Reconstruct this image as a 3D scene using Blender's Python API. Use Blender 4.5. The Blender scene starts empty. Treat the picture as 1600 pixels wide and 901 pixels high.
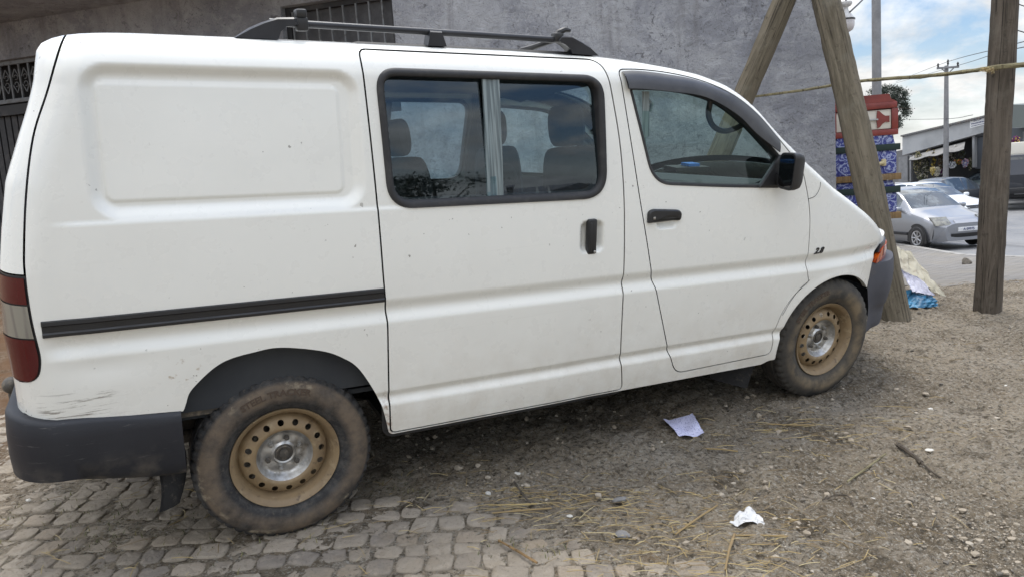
import bpy, bmesh, math, random
import numpy as np
from mathutils import Vector, Matrix
from mathutils.geometry import delaunay_2d_cdt
random.seed(7); rng = np.random.default_rng(7)
R = math.radians
scene = bpy.context.scene
COL = scene.collection

# ------------------------------------------------------------------ camera / frames
FPX = 1179.0                                   # focal length in pixels of a 1600 wide picture
def rotm(yaw, pitch, roll):
    f = np.array([math.sin(yaw)*math.cos(pitch), math.cos(yaw)*math.cos(pitch), math.sin(pitch)])
    r = np.array([math.cos(yaw), -math.sin(yaw), 0.0]); u = np.cross(r, f)
    c, s = math.cos(roll), math.sin(roll)
    return np.array([c*r+s*u, -s*r+c*u, f])
RW = rotm(0, R(-7.6), R(-4.1))                 # camera axes in the world (gravity) frame
RV = rotm(R(26.414), R(-17.019), R(0.043))     # camera axes in the frame of the ground the van stands on
CW = np.array([0, 0, 1.9])
M = RW.T @ RV                                  # van ground frame -> world
CV = np.array([-0.386, -2.753, 1.869])
OV = CW - M @ CV
PHI = R(1.966)                                 # the body sits nose down on its springs
CP, SP = math.cos(PHI), math.sin(PHI)
KT = .095                                      # the ground falls this much across the van's width direction
def Bn(X, Y, Z):
    return np.stack([np.asarray(X)*CP+np.asarray(Z)*SP, np.asarray(Y)+0*np.asarray(X), np.asarray(Z)*CP-np.asarray(X)*SP], -1)
def B(X, Y, Z):                                # body coords -> van ground frame
    X, Y, Z = np.broadcast_arrays(np.asarray(X, float), np.asarray(Y, float), np.asarray(Z, float)); t = np.clip(Y-.28, 0, 3)*1.184
    return Bn(X, Y-.17*np.maximum(Z-.80, 0)*t/1.8, Z-KT*t)
def V2W(P): return np.asarray(P) @ M.T + OV
def ray(px, py):
    d = RW.T @ np.array([(px-800)/FPX, -(py-450.5)/FPX, 1.0]); return d/d[1]
def at(px, py, depth):                         # world point seen at px,py at a distance (world y)
    return CW + ray(px, py)*depth
def proj(P):
    q = (np.asarray(P)-CW) @ RW.T
    return np.stack([800+FPX*q[..., 0]/q[..., 2], 450.5-FPX*q[..., 1]/q[..., 2]], -1)
NV = M @ np.array([0, KT, 1.0]); NV /= np.linalg.norm(NV)
def h_plane(x, y):
    x, y = np.clip(x, -14, 40), np.clip(y, -40, 400)
    return OV[2] - (NV[0]*(x-OV[0]) + NV[1]*(y-OV[1]))/NV[2]
def h_road(x, y):
    z = np.interp(y, [-50, 6.0, 9.0, 12, 16.0, 19.0, 400], [1.10, 0.66, 0.40, 0.10, -0.22, -0.27, -0.27])
    return z + 0.30*np.clip(1.2-x, 0, 4)
def ground_h(x, y):
    a, b = h_plane(x, y), h_road(x, y); k = 0.12
    h = np.clip(0.5+0.5*(b-a)/k, 0, 1)
    return b*(1-h)+a*h - k*h*(1-h)
def ghit(px, py, add=0.0):
    d = ray(px, py); ts = np.linspace(1.2, 60, 6000); P = CW+ts[:, None]*d
    g = P[:, 2]-(ground_h(P[:, 0], P[:, 1])+add); i = int(np.argmax(g < 0))
    return P[i]

cam_d = bpy.data.cameras.new('camera'); cam = bpy.data.objects.new('camera', cam_d); COL.objects.link(cam)
cam_d.sensor_width = 36; cam_d.lens = FPX/1600*36; cam_d.clip_end = 3000; cam_d.clip_start = 0.05
mm = Matrix.Identity(4)
for i in range(3):
    mm[i][0], mm[i][1], mm[i][2], mm[i][3] = RW[0][i], RW[1][i], -RW[2][i], CW[i]
cam.matrix_world = mm; scene.camera = cam

# ------------------------------------------------------------------ materials
def N(nt, t, **kw):
    n = nt.nodes.new(t)
    for k, v in kw.items():
        if k in n.inputs: n.inputs[k].default_value = v
        else: setattr(n, k, v)
    return n
class Mat:
    def __init__(s, name, color=(.5, .5, .5), rough=.6, metal=0., coat=0., spec=.5):
        s.m = bpy.data.materials.new(name); s.m.use_nodes = True; s.nt = s.m.node_tree
        s.b = s.nt.nodes['Principled BSDF']; s.b.inputs['Base Color'].default_value = (*color, 1)
        s.b.inputs['Roughness'].default_value = rough; s.b.inputs['Metallic'].default_value = metal
        s.b.inputs['Coat Weight'].default_value = coat; s.b.inputs['Specular IOR Level'].default_value = spec
        s.col = None; s._co = None; s.color = color; s.bump_in = None
    def co(s):
        if s._co is None: s._co = N(s.nt, 'ShaderNodeTexCoord').outputs['Object']
        return s._co
    def l(s, a, b): s.nt.links.new(a, b)
    def noise(s, scale, detail=6, rough=.6, vec=None, dist=0.):
        n = N(s.nt, 'ShaderNodeTexNoise', Scale=scale, Detail=detail, Roughness=rough, Distortion=dist)
        s.l(vec or s.co(), n.inputs['Vector']); return n.outputs['Fac']
    def scaled(s, v):
        n = N(s.nt, 'ShaderNodeMapping'); n.inputs['Scale'].default_value = v
        s.l(s.co(), n.inputs['Vector']); return n.outputs['Vector']
    def ramp(s, fac, a, b, lo=0., hi=1.):
        n = N(s.nt, 'ShaderNodeMapRange'); n.clamp = True
        for k, v in zip(('From Min', 'From Max', 'To Min', 'To Max'), (a, b, lo, hi)): n.inputs[k].default_value = v
        s.l(fac, n.inputs['Value']); return n.outputs['Result']
    def math(s, op, a, b=None):
        n = N(s.nt, 'ShaderNodeMath', operation=op)
        for i, v in enumerate((a, b)):
            if v is None: continue
            if isinstance(v, (int, float)): n.inputs[i].default_value = v
            else: s.l(v, n.inputs[i])
        return n.outputs[0]
    def sep(s):
        n = N(s.nt, 'ShaderNodeSeparateXYZ'); s.l(s.co(), n.inputs[0]); return n.outputs
    def over(s, color, fac):                   # lay a colour over the present one where fac is 1
        n = N(s.nt, 'ShaderNodeMix', data_type='RGBA')
        if s.col is None: n.inputs[6].default_value = (*s.color, 1)
        else: s.l(s.col, n.inputs[6])
        if isinstance(color, tuple): n.inputs[7].default_value = (*color, 1)
        else: s.l(color, n.inputs[7])
        if isinstance(fac, (int, float)): n.inputs[0].default_value = fac
        else: s.l(fac, n.inputs[0])
        s.col = n.outputs[2]; s.l(s.col, s.b.inputs['Base Color']); return s
    def rough(s, fac): s.l(fac, s.b.inputs['Roughness']); return s
    def bump(s, h, strength=.5, dist=.01):
        n = N(s.nt, 'ShaderNodeBump', Strength=strength, Distance=dist); s.l(h, n.inputs['Height'])
        if s.bump_in is not None: s.l(s.bump_in, n.inputs['Normal'])
        s.bump_in = n.outputs['Normal']; s.l(s.bump_in, s.b.inputs['Normal']); return s
MT = {}
def glass(name, tint, refl=1.0, ior=1.55):
    m = bpy.data.materials.new(name); m.use_nodes = True; nt = m.node_tree; nt.nodes.clear()
    o = nt.nodes.new('ShaderNodeOutputMaterial'); t = N(nt, 'ShaderNodeBsdfTransparent'); t.inputs[0].default_value = (*tint, 1)
    g = N(nt, 'ShaderNodeBsdfGlossy'); g.inputs['Roughness'].default_value = 0.02
    g.inputs['Color'].default_value = (.80, .91, 1.0, 1)
    f = N(nt, 'ShaderNodeFresnel'); ge = nt.nodes.new('ShaderNodeNewGeometry'); mr_ = N(nt, 'ShaderNodeMapRange'); mr_.inputs['To Min'].default_value = ior; mr_.inputs['To Max'].default_value = 1/ior; nt.links.new(ge.outputs['Backfacing'], mr_.inputs['Value']); nt.links.new(mr_.outputs['Result'], f.inputs['IOR'])
    mx = nt.nodes.new('ShaderNodeMixShader')
    nt.links.new(f.outputs[0], mx.inputs[0]); nt.links.new(t.outputs[0], mx.inputs[1]); nt.links.new(g.outputs[0], mx.inputs[2])
    nt.links.new(mx.outputs[0], o.inputs[0]); return m

def mk_materials():
    # van paint: aged white, faint grime, stone chips, scraped corner behind the rear wheel
    p = Mat('white_paint', (.80, .80, .75), .34, coat=.5); p.b.inputs['Coat Roughness'].default_value = .07
    x, y, z = p.sep()
    p.over((.68, .67, .62), p.ramp(p.noise(1.3, 5), .45, .75, 0, .35))
    low = p.math('MULTIPLY', p.ramp(z, .85, .34), p.ramp(p.noise(6, 9, .72), .34, .70, .12, 1))
    p.over((.42, .35, .26), p.math('MULTIPLY', low, .52))
    streak = p.noise(1, 6, .65, p.scaled((.5, 20, 30)))
    p.over((.50, .48, .43), p.ramp(streak, .64, .72, 0, .16))
    chips = p.math('MULTIPLY', p.ramp(p.noise(46, 2, .5), .735, .76), p.ramp(p.noise(2.2, 2), .45, .6))
    p.over((.16, .14, .12), p.math('MULTIPLY', chips, .8))
    # scrape patch (x -0.77..-0.56, z 0.69..0.79)
    box = p.math('MULTIPLY', p.math('MULTIPLY', p.ramp(x, -.795, -.765), p.ramp(x, -.50, -.60)), p.math('MULTIPLY', p.ramp(z, .675, .70), p.ramp(z, .80, .775)))
    scr = p.noise(1, 7, .75, p.scaled((5, 5, 75)), .6)
    p.over((.25, .23, .20), p.math('MULTIPLY', box, p.ramp(scr, .535, .59, 0, .9)))
    rub = p.math('MULTIPLY', p.ramp(p.noise(30, 4), .60, .70), p.math('MULTIPLY', p.ramp(x, -.42, -.36), p.math('MULTIPLY', p.ramp(x, -.25, -.30), p.math('MULTIPLY', p.ramp(z, .74, .78), p.ramp(z, .86, .82)))))
    p.over((.30, .20, .10), rub)
    rustb = p.math('MULTIPLY', p.math('MULTIPLY', p.ramp(x, .385, .400), p.ramp(x, .428, .412)), p.math('MULTIPLY', p.ramp(z, .62, .50), p.ramp(p.noise(38, 5), .45, .60)))
    p.over((.22, .12, .06), p.math('MULTIPLY', rustb, .8))
    p.rough(p.ramp(p.noise(9, 5), .3, .8, .22, .42)); p.bump(p.noise(1.6, 2), .16, .02); p.bump(p.noise(5.5, 2), .06, .006)
    MT['paint'] = p.m
    b = Mat('black_plastic', (.018, .018, .019), .42); b.rough(b.ramp(b.noise(14), .3, .7, .3, .55)); MT['black'] = b.m
    b = Mat('black_rubber', (.02, .02, .021), .6); b.over((.07, .065, .06), b.ramp(b.noise(20), .5, .75, 0, .5)); MT['seal'] = b.m
    b = Mat('bumper_plastic', (.012, .0135, .019), .50)
    b.over((.022, .024, .030), b.ramp(b.noise(3, 6), .4, .7, 0, .7))
    b.over((.20, .19, .18), b.math('MULTIPLY', b.ramp(b.noise(1, 6, .75, b.scaled((5, 5, 80)), .5), .62, .70), .6))
    xx, yy, zz = b.sep(); b.over((.20, .17, .13), b.math('MULTIPLY', b.ramp(zz, .56, .42), b.ramp(b.noise(12, 8), .45, .75, 0, .6)))
    b.bump(b.noise(220, 2), .15, .002); MT['bumper'] = b.m
    b = Mat('front_bumper_plastic', (.070, .073, .088), .68, spec=.25); b.over((.095, .098, .113), b.ramp(b.noise(4, 6), .4, .7)); b.over((.17, .15, .12), b.ramp(b.noise(14, 8, .7), .58, .75, 0, .5)); MT['fbumper'] = b.m
    b = Mat('dark_acrylic', (.030, .030, .033), .42, coat=.1); b.over((.09, .09, .095), b.ramp(b.noise(4), .4, .7, 0, .6)); MT['visor'] = b.m
    b = Mat('rack_plastic', (.014, .015, .019), .38); b.over((.035, .038, .045), b.ramp(b.noise(6), .4, .7, 0, .6)); MT['rack'] = b.m
    # lenses
    b = Mat('red_lens', (.070, .004, .007), .14, coat=.5); b.bump(b.noise(1, 2, .5, b.scaled((1, 1, 60))), .15, .004); MT['red'] = b.m
    b = Mat('clear_lens', (.25, .24, .20), .14, coat=.5); b.over((.18, .17, .15), b.ramp(b.noise(1, 1, .5, b.scaled((60, 4, 4))), .45, .62)); MT['clear'] = b.m
    b = Mat('amber_lens', (.62, .11, .015), .14, coat=.6); b.over((.30, .03, .01), b.ramp(b.noise(1, 1, .5, b.scaled((50, 50, 6))), .45, .6)); MT['amber'] = b.m
    # tyre, mud by radius round the axle (object coords of the wheel: axle along y)
    t = Mat('tyre_rubber', (.028, .028, .029), .75, spec=.3)
    x, y, z = t.sep(); rr = t.math('SQRT', t.math('ADD', t.math('MULTIPLY', x, x), t.math('MULTIPLY', z, z)))
    t.over((.085, .082, .078), t.ramp(t.noise(22, 8, .7), .42, .68, 0, .8))
    band = t.math('MULTIPLY', t.ramp(rr, .243, .272), t.ramp(rr, .334, .322))
    t.over((.158, .122, .088), t.math('MULTIPLY', band, t.ramp(t.noise(7, 9, .70), .34, .58, .12, .95)))
    t.over((.33, .28, .20), t.math('MULTIPLY', t.ramp(rr, .300, .318), t.math('MULTIPLY', t.ramp(rr, .335, .326), t.ramp(t.noise(11, 5), .56, .66))))
    t.over((.12, .10, .08), t.ramp(t.noise(60, 4), .55, .75, 0, .55))
    t.bump(t.noise(90, 6, .7), .35, .004); MT['tyre'] = t.m
    t2 = Mat('tyre_rubber_greyed', (.030, .030, .030), .8, spec=.3)
    x, y, z = t2.sep(); rr = t2.math('SQRT', t2.math('ADD', t2.math('MULTIPLY', x, x), t2.math('MULTIPLY', z, z)))
    t2.over((.10, .09, .075), t2.ramp(t2.noise(8, 8, .7), .34, .66, .05, .8))
    t2.over((.20, .155, .10), t2.math('MULTIPLY', t2.math('MULTIPLY', t2.ramp(rr, .22, .25), t2.ramp(rr, .315, .28)), t2.ramp(t2.noise(6, 6), .40, .62)))
    t2.bump(t2.noise(90, 6, .7), .35, .004); MT['tyre_grey'] = t2.m
    b = Mat('muddy_letters', (.075, .052, .036), .8); MT['letters'] = b.m
    r_ = Mat('muddy_rim', (.265, .190, .105), .55)
    r_.over((.185, .130, .075), r_.ramp(r_.noise(8, 6), .4, .7)); r_.over((.40, .32, .20), r_.ramp(r_.noise(14, 7), .55, .72, 0, .8))
    r_.over((.09, .06, .04), r_.ramp(r_.noise(30, 6), .60, .72, 0, .8)); r_.bump(r_.noise(60, 6), .25, .003)
    MT['rim'] = r_.m
    h = Mat('worn_steel', (.52, .52, .51), .36, metal=.85)
    h.over((.23, .21, .18), h.ramp(h.noise(18, 7), .42, .66)); h.over((.62, .60, .56), h.ramp(h.noise(40, 4), .6, .7)); h.rough(h.ramp(h.noise(20), .3, .7, .28, .6)); MT['steel'] = h.m
    h = Mat('grimy_iron', (.09, .082, .072), .6, metal=.3); h.over((.20, .17, .13), h.ramp(h.noise(50, 6), .5, .7)); MT['iron'] = h.m
    u = Mat('underbody', (.022, .021, .020), .85); u.over((.10, .08, .06), u.ramp(u.noise(9, 8, .7), .5, .75, 0, .8)); u.bump(u.noise(40, 6), .4, .006); MT['under'] = u.m
    u = Mat('wheel_well_liner', (.006, .006, .006), .9, spec=.1); u.over((.050, .047, .042), u.ramp(u.noise(7, 9, .75), .50, .70, 0, .8)); u.bump(u.noise(30, 8, .75), .8, .02); MT['liner'] = u.m
    u = Mat('mud_flap_rubber', (.018, .018, .019), .8); u.over((.16, .14, .11), u.ramp(u.noise(18, 8, .75), .54, .70, 0, .7)); u.bump(u.noise(60, 6), .5, .006); MT['flap'] = u.m
    u = Mat('cabin_fabric', (.020, .023, .028), .9, spec=.2); u.over((.034, .038, .046), u.ramp(u.noise(12), .4, .7)); MT['seat'] = u.m
    u = Mat('cabin_trim', (.045, .049, .054), .75, spec=.3); u.over((.032, .036, .042), u.ramp(u.noise(3), .4, .7)); MT['trim'] = u.m
    u = Mat('headliner', (.09, .10, .105), .9, spec=.2); u.over((.07, .078, .082), u.ramp(u.noise(3), .4, .7)); MT['liner_roof'] = u.m
    u = Mat('glass_edge_channel', (.22, .27, .28), .28, coat=.3); u.over((.10, .13, .14), u.ramp(u.noise(1, 2, .5, u.scaled((120, 4, 4))), .42, .6)); MT['channel'] = u.m
    MT['glass_side'] = glass('side_glass', (.64, .77, .81), ior=1.8)
    MT['glass_front'] = glass('door_glass', (.76, .87, .84), ior=1.45)
    MT['glass_car'] = glass('car_glass', (.35, .40, .42))
    MT['mirror'] = Mat('mirror_glass', (.10, .10, .105), .05, metal=1.).m
    MT['blue'] = Mat('blue_plastic', (.03, .16, .50), .4).m
mk_materials()

# ------------------------------------------------------------------ object helpers
def link(o, parent=None):
    COL.objects.link(o)
    if parent is not None: o.parent = parent
    return o
def obj(name, verts, faces, mat, parent=None, smooth=True, normals=None, mats=None, fmat=None, sharp=None):
    me = bpy.data.meshes.new(name)
    me.from_pydata([tuple(map(float, v)) for v in verts], [], [tuple(map(int, f)) for f in faces])
    for m in (mats or [mat]): me.materials.append(MT[m] if isinstance(m, str) else m)
    if fmat is not None: me.polygons.foreach_set('material_index', np.asarray(fmat, dtype=np.int32))
    if smooth:
        me.polygons.foreach_set('use_smooth', np.ones(len(me.polygons), dtype=bool))
        if sharp is not None: me.set_sharp_from_angle(angle=R(sharp))
    me.update()
    if normals is not None: me.normals_split_custom_set_from_vertices([tuple(map(float, n)) for n in normals])
    return link(bpy.data.objects.new(name, me), parent)
def tag(o, label=None, cat=None, group=None, kind=None):
    if label: o['label'] = label
    if cat: o['category'] = cat
    if group: o['group'] = group
    if kind: o['kind'] = kind
    return o
def empty(name, loc=(0, 0, 0), rot=None, label=None, cat=None, group=None):
    o = bpy.data.objects.new(name, None); o.empty_display_size = .2; COL.objects.link(o)
    m4 = Matrix.Identity(4)
    if rot is not None:
        for i in range(3):
            for j in range(3): m4[i][j] = rot[i][j]
    m4.translation = Vector([float(v) for v in loc]); o.matrix_world = m4
    return tag(o, label, cat, group)
class MB:
    """collects shapes into one mesh"""
    def __init__(s): s.v = []; s.f = []; s.fm = []
    def add(s, V, F, m=0):
        k = len(s.v); s.v += [tuple(map(float, p)) for p in V]; s.f += [tuple(int(i)+k for i in f) for f in F]; s.fm += [m]*len(F); return s
    def grid(s, P, m=0, closeu=False, closev=False, flip=False):
        P = np.asarray(P); a, b = P.shape[:2]; F = []
        for i in range(a if closeu else a-1):
            for j in range(b if closev else b-1):
                q = (i*b+j, ((i+1) % a)*b+j, ((i+1) % a)*b+(j+1) % b, i*b+(j+1) % b)
                F.append(q[::-1] if flip else q)
        return s.add(P.reshape(-1, 3), F, m)
    def tube(s, pts, rad, n=10, m=0, caps=True, wob=0.):
        pts = np.asarray(pts, float); k = len(pts); rad = np.broadcast_to(np.asarray(rad, float), (k,))
        T = np.gradient(pts, axis=0); T /= np.linalg.norm(T, axis=1)[:, None]+1e-12
        up = np.array([0, 0, 1.]) if abs(T[0][2]) < .9 else np.array([1., 0, 0])
        rows = []
        for i in range(k):
            a = np.cross(T[i], up); a /= np.linalg.norm(a); b = np.cross(a, T[i]); up = b
            th = np.linspace(0, 2*np.pi, n, endpoint=False)
            rr = rad[i]*(1+wob*rng.standard_normal(n))
            rows.append(pts[i]+(np.cos(th)*rr)[:, None]*a+(np.sin(th)*rr)[:, None]*b)
        base = len(s.v); s.grid(np.array(rows), m, closev=True)
        if caps:
            s.f.append(tuple(base+j for j in range(n))[::-1]); s.f.append(tuple(base+(k-1)*n+j for j in range(n))); s.fm += [m, m]
        return s
    def box(s, c, size, rot=None, bev=0.0, m=0):
        c = np.asarray(c, float); hx, hy, hz = [v/2 for v in size]
        bm = bmesh.new(); bmesh.ops.create_cube(bm, size=1)
        for v in bm.verts: v.co = Vector((v.co.x*2*hx, v.co.y*2*hy, v.co.z*2*hz))
        if bev: bmesh.ops.bevel(bm, geom=bm.edges[:], offset=bev, segments=2, affect='EDGES', profile=.5)
        V = np.array([v.co[:] for v in bm.verts]); bm.verts.index_update()
        F = [[v.index for v in f.verts] for f in bm.faces]; bm.free()
        if rot is not None: V = V @ np.asarray(rot).T
        return s.add(V+c, F, m)
    def lathe(s, prof, n, axis_o=(0, 0, 0), m=0, axis='z', mod=None):
        prof = np.asarray(prof, float); th = np.linspace(0, 2*np.pi, n, endpoint=False); rows = []
        for t_i, t in enumerate(th):
            r, o = prof[:, 0].copy(), prof[:, 1]
            if mod is not None: r = mod(t_i, r)
            if axis == 'z': P = np.stack([r*math.cos(t), r*math.sin(t), o], -1)
            else: P = np.stack([r*math.cos(t), o, r*math.sin(t)], -1)
            rows.append(P+np.asarray(axis_o))
        return s.grid(np.array(rows), m, closeu=True)
    def prism(s, loop, d, m=0):                # loop: 3d points (flat), d: vector
        L = np.asarray(loop, float); n = len(L); k = len(s.v)
        s.v += [tuple(p) for p in L]+[tuple(p) for p in L+np.asarray(d)]
        s.f += [tuple(k+i for i in range(n)), tuple(k+n+i for i in range(n))[::-1]]+[(k+i, k+n+i, k+n+(i+1) % n, k+(i+1) % n) for i in range(n)]
        s.fm += [m]*(n+2); return s
    def obj(s, name, mat, parent=None, smooth=True, sharp=40, mats=None):
        return obj(name, s.v, s.f, mat, parent, smooth, mats=mats, fmat=s.fm if mats else None, sharp=sharp)
def rotz(a): c, s_ = math.cos(a), math.sin(a); return np.array([[c, -s_, 0], [s_, c, 0], [0, 0, 1]])
def spline(pts, n=8, closed=False):            # Catmull-Rom
    P = np.asarray(pts, float); k = len(P); out = []
    for i in range(k if closed else k-1):
        p0 = P[(i-1) % k] if (closed or i > 0) else 2*P[0]-P[1]; p1 = P[i]; p2 = P[(i+1) % k]
        p3 = P[(i+2) % k] if (closed or i+2 < k) else 2*P[-1]-P[-2]
        for t in np.linspace(0, 1, n, endpoint=False):
            out.append(.5*((2*p1)+(-p0+p2)*t+(2*p0-5*p1+4*p2-p3)*t*t+(-p0+3*p1-3*p2+p3)*t**3))
    if not closed: out.append(P[-1])
    return np.array(out)
def rloop(pts, rads, n=7):                     # polygon with rounded corners
    P = np.asarray(pts, float); k = len(P); out = []
    if np.isscalar(rads): rads = [rads]*k
    for i in range(k):
        a, p, b = P[i-1], P[i], P[(i+1) % k]; r = rads[i]
        if r <= 0: out.append(p); continue
        d1 = (a-p)/np.linalg.norm(a-p); d2 = (b-p)/np.linalg.norm(b-p)
        r = min(r, .49*np.linalg.norm(a-p), .49*np.linalg.norm(b-p))
        for t in np.linspace(0, 1, n):
            out.append((1-t)**2*(p+d1*r)+2*t*(1-t)*p+t*t*(p+d2*r))
    return np.array(out)
def resample(L, step, closed=True):
    L = np.asarray(L, float)
    if closed: L = np.vstack([L, L[:1]])
    d = np.r_[0, np.cumsum(np.linalg.norm(np.diff(L, axis=0), axis=1))]
    keep = np.r_[True, np.diff(d) > 1e-7]; d = d[keep]; L = L[keep]
    n = max(4, int(round(d[-1]/step))); t = np.linspace(0, d[-1], n+1)
    out = np.stack([np.interp(t, d, L[:, i]) for i in range(L.shape[1])], -1)
    return out[:-1] if closed else out
def area2(L): x, y = L[:, 0], L[:, 1]; return .5*np.sum(x*np.roll(y, -1)-np.roll(x, -1)*y)
def inward(L):                                 # unit normals pointing into the loop
    T = np.roll(L, -1, 0)-np.roll(L, 1, 0); T /= np.linalg.norm(T, axis=1)[:, None]+1e-12
    n = np.stack([-T[:, 1], T[:, 0]], -1)
    return n if area2(L) > 0 else -n
def offset(L, d): return L+inward(L)*d         # positive = inward
def inpoly(P, L):
    x, y = P[:, 0], P[:, 1]; c = np.zeros(len(P), bool); X, Y = L[:, 0], L[:, 1]; j = len(L)-1
    for i in range(len(L)):
        m = ((Y[i] > y) != (Y[j] > y)) & (x < (X[j]-X[i])*(y-Y[i])/(Y[j]-Y[i]+1e-15)+X[i]); c ^= m; j = i
    return c
def distloop(P, L):
    A = L; Bq = np.roll(L, -1, 0); best = np.full(len(P), 1e9)
    for a, b in zip(A, Bq):
        d = b-a; t = np.clip(((P-a) @ d)/(d @ d+1e-15), 0, 1); best = np.minimum(best, np.linalg.norm(P-(a+t[:, None]*d), axis=1))
    return best
def cdt(loops, extra):                         # triangulate loops + free points; returns points, triangles
    V = []; E = []
    for L in loops:
        k = len(V); n = len(L); V += [Vector((float(p[0]), float(p[1]))) for p in L]; E += [(k+i, k+(i+1) % n) for i in range(n)]
    V += [Vector((float(p[0]), float(p[1]))) for p in extra]
    r = delaunay_2d_cdt(V, E, [], 0, 1e-6)
    return np.array([v[:] for v in r[0]]), np.array([f for f in r[2] if len(f) == 3])
# ------------------------------------------------------------------ sky, sun, exposure
SUN_EL, SUN_AZ = R(76), R(10)                  # high sun behind the van, thin cloud in front of it
world = bpy.data.worlds.new('World'); scene.world = world; world.use_nodes = True
nt = world.node_tree; bg = nt.nodes['Background']
sky = N(nt, 'ShaderNodeTexSky', sky_type='NISHITA'); sky.sun_disc = False
sky.sun_elevation = SUN_EL; sky.sun_rotation = SUN_AZ; sky.air_density = 1.0; sky.dust_density = .15; sky.ozone_density = 3.5
tc = N(nt, 'ShaderNodeTexCoord'); sp = N(nt, 'ShaderNodeSeparateXYZ'); nt.links.new(tc.outputs['Generated'], sp.inputs[0])
ab = N(nt, 'ShaderNodeMath', operation='ABSOLUTE'); nt.links.new(sp.outputs['Z'], ab.inputs[0])
den = N(nt, 'ShaderNodeMath', operation='ADD'); den.inputs[1].default_value = .30; nt.links.new(ab.outputs[0], den.inputs[0])
dv = N(nt, 'ShaderNodeVectorMath', operation='DIVIDE'); nt.links.new(tc.outputs['Generated'], dv.inputs[0])
cb = N(nt, 'ShaderNodeCombineXYZ')
for i in range(3): nt.links.new(den.outputs[0], cb.inputs[i])
nt.links.new(cb.outputs[0], dv.inputs[1])
no = N(nt, 'ShaderNodeTexNoise', Scale=2.1, Detail=8., Roughness=.58, Distortion=.35); nt.links.new(dv.outputs[0], no.inputs['Vector'])
mr = N(nt, 'ShaderNodeMapRange'); mr.inputs['From Min'].default_value = .39; mr.inputs['From Max'].default_value = .56; nt.links.new(no.outputs['Fac'], mr.inputs['Value'])
no2 = N(nt, 'ShaderNodeTexNoise', Scale=3.2, Detail=8., Roughness=.62); nt.links.new(dv.outputs[0], no2.inputs['Vector'])
cr = N(nt, 'ShaderNodeMapRange'); cr.inputs['From Min'].default_value = .3; cr.inputs['From Max'].default_value = .7; cr.inputs['To Min'].default_value = 5.2; cr.inputs['To Max'].default_value = 10.5; nt.links.new(no2.outputs['Fac'], cr.inputs['Value'])
er_ = nt.nodes.new('ShaderNodeValToRGB'); cr_e = er_.color_ramp.elements
cr_e[0].position = .06; cr_e[0].color = (.345, .345, .345, 1); cr_e[1].position = .72; cr_e[1].color = (1, 1, 1, 1)
for p_, v_ in ((.16, .38), (.30, .54)):
    e_ = cr_e.new(p_); e_.color = (v_, v_, v_, 1)
nt.links.new(ab.outputs[0], er_.inputs[0])
cm_ = N(nt, 'ShaderNodeMath', operation='MULTIPLY'); nt.links.new(cr.outputs[0], cm_.inputs[0]); cm_.inputs[1].default_value = 1.0
cc_ = N(nt, 'ShaderNodeCombineColor')
for i, k_ in enumerate((.985, .985, .975)):
    q = N(nt, 'ShaderNodeMath', operation='MULTIPLY'); q.inputs[1].default_value = k_; nt.links.new(cm_.outputs[0], q.inputs[0]); nt.links.new(q.outputs[0], cc_.inputs[i])
hz_ = N(nt, 'ShaderNodeMapRange'); hz_.interpolation_type = 'SMOOTHSTEP'; hz_.inputs['From Min'].default_value = .0; hz_.inputs['From Max'].default_value = .17; hz_.inputs['To Min'].default_value = .85; hz_.inputs['To Max'].default_value = 0.; nt.links.new(ab.outputs[0], hz_.inputs['Value'])
mxm = N(nt, 'ShaderNodeMath', operation='MAXIMUM'); nt.links.new(mr.outputs[0], mxm.inputs[0]); nt.links.new(hz_.outputs[0], mxm.inputs[1])
mx = N(nt, 'ShaderNodeMix', data_type='RGBA'); nt.links.new(mxm.outputs[0], mx.inputs[0]); nt.links.new(sky.outputs[0], mx.inputs[6]); nt.links.new(cc_.outputs[0], mx.inputs[7])
fm = N(nt, 'ShaderNodeVectorMath', operation='SCALE'); nt.links.new(mx.outputs[2], fm.inputs[0]); nt.links.new(er_.outputs[0], fm.inputs['Scale']); nt.links.new(fm.outputs[0], bg.inputs[0]); bg.inputs[1].default_value = .140
sd_ = bpy.data.lights.new('sun', 'SUN'); sun = bpy.data.objects.new('sun', sd_); COL.objects.link(sun)
sd_.energy = 1.0; sd_.angle = R(20); sd_.color = (1, .95, .87)
dirs = Vector((math.sin(SUN_AZ)*math.cos(SUN_EL), math.cos(SUN_AZ)*math.cos(SUN_EL), math.sin(SUN_EL)))
sun.rotation_euler = dirs.to_track_quat('Z', 'Y').to_euler(); sun.location = (0, 0, 30)
scene.view_settings.view_transform = 'Standard'; scene.view_settings.look = 'None'; scene.view_settings.gamma = 1; scene.view_settings.exposure = 1.28
# ------------------------------------------------------------------ the white van: side surface y(X, Z)
def ss(t): t = np.clip(t, 0, 1); return t*t*(3-2*t)
TOPC = np.array([(-.75, 1.90), (-.60, 1.925), (-.42, 1.933), (0, 1.935), (.5, 1.934), (1.04, 1.933), (1.45, 1.923), (1.64, 1.909), (1.85, 1.884),
                 (1.98, 1.862), (2.12, 1.822), (2.22, 1.776), (2.32, 1.713), (2.47, 1.588), (2.68, 1.437), (2.88, 1.310), (3.13, 1.188), (3.32, 1.102), (3.45, 1.040), (3.56, .975), (3.7, .86)])
_tx = np.linspace(-.75, 3.7, 900); _tz = np.interp(_tx, TOPC[:, 0], TOPC[:, 1])
_k = np.exp(-np.linspace(-2, 2, 31)**2); _k /= _k.sum(); _tz = np.convolve(np.pad(_tz, 15, mode='reflect', reflect_type='odd'), _k, 'valid')
def ztop(X): return np.interp(X, _tx, _tz)
def roll_r(X): return np.interp(X, [1.30, 2.15, 3.2, 3.6], [.13, .055, .055, .09])
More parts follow.
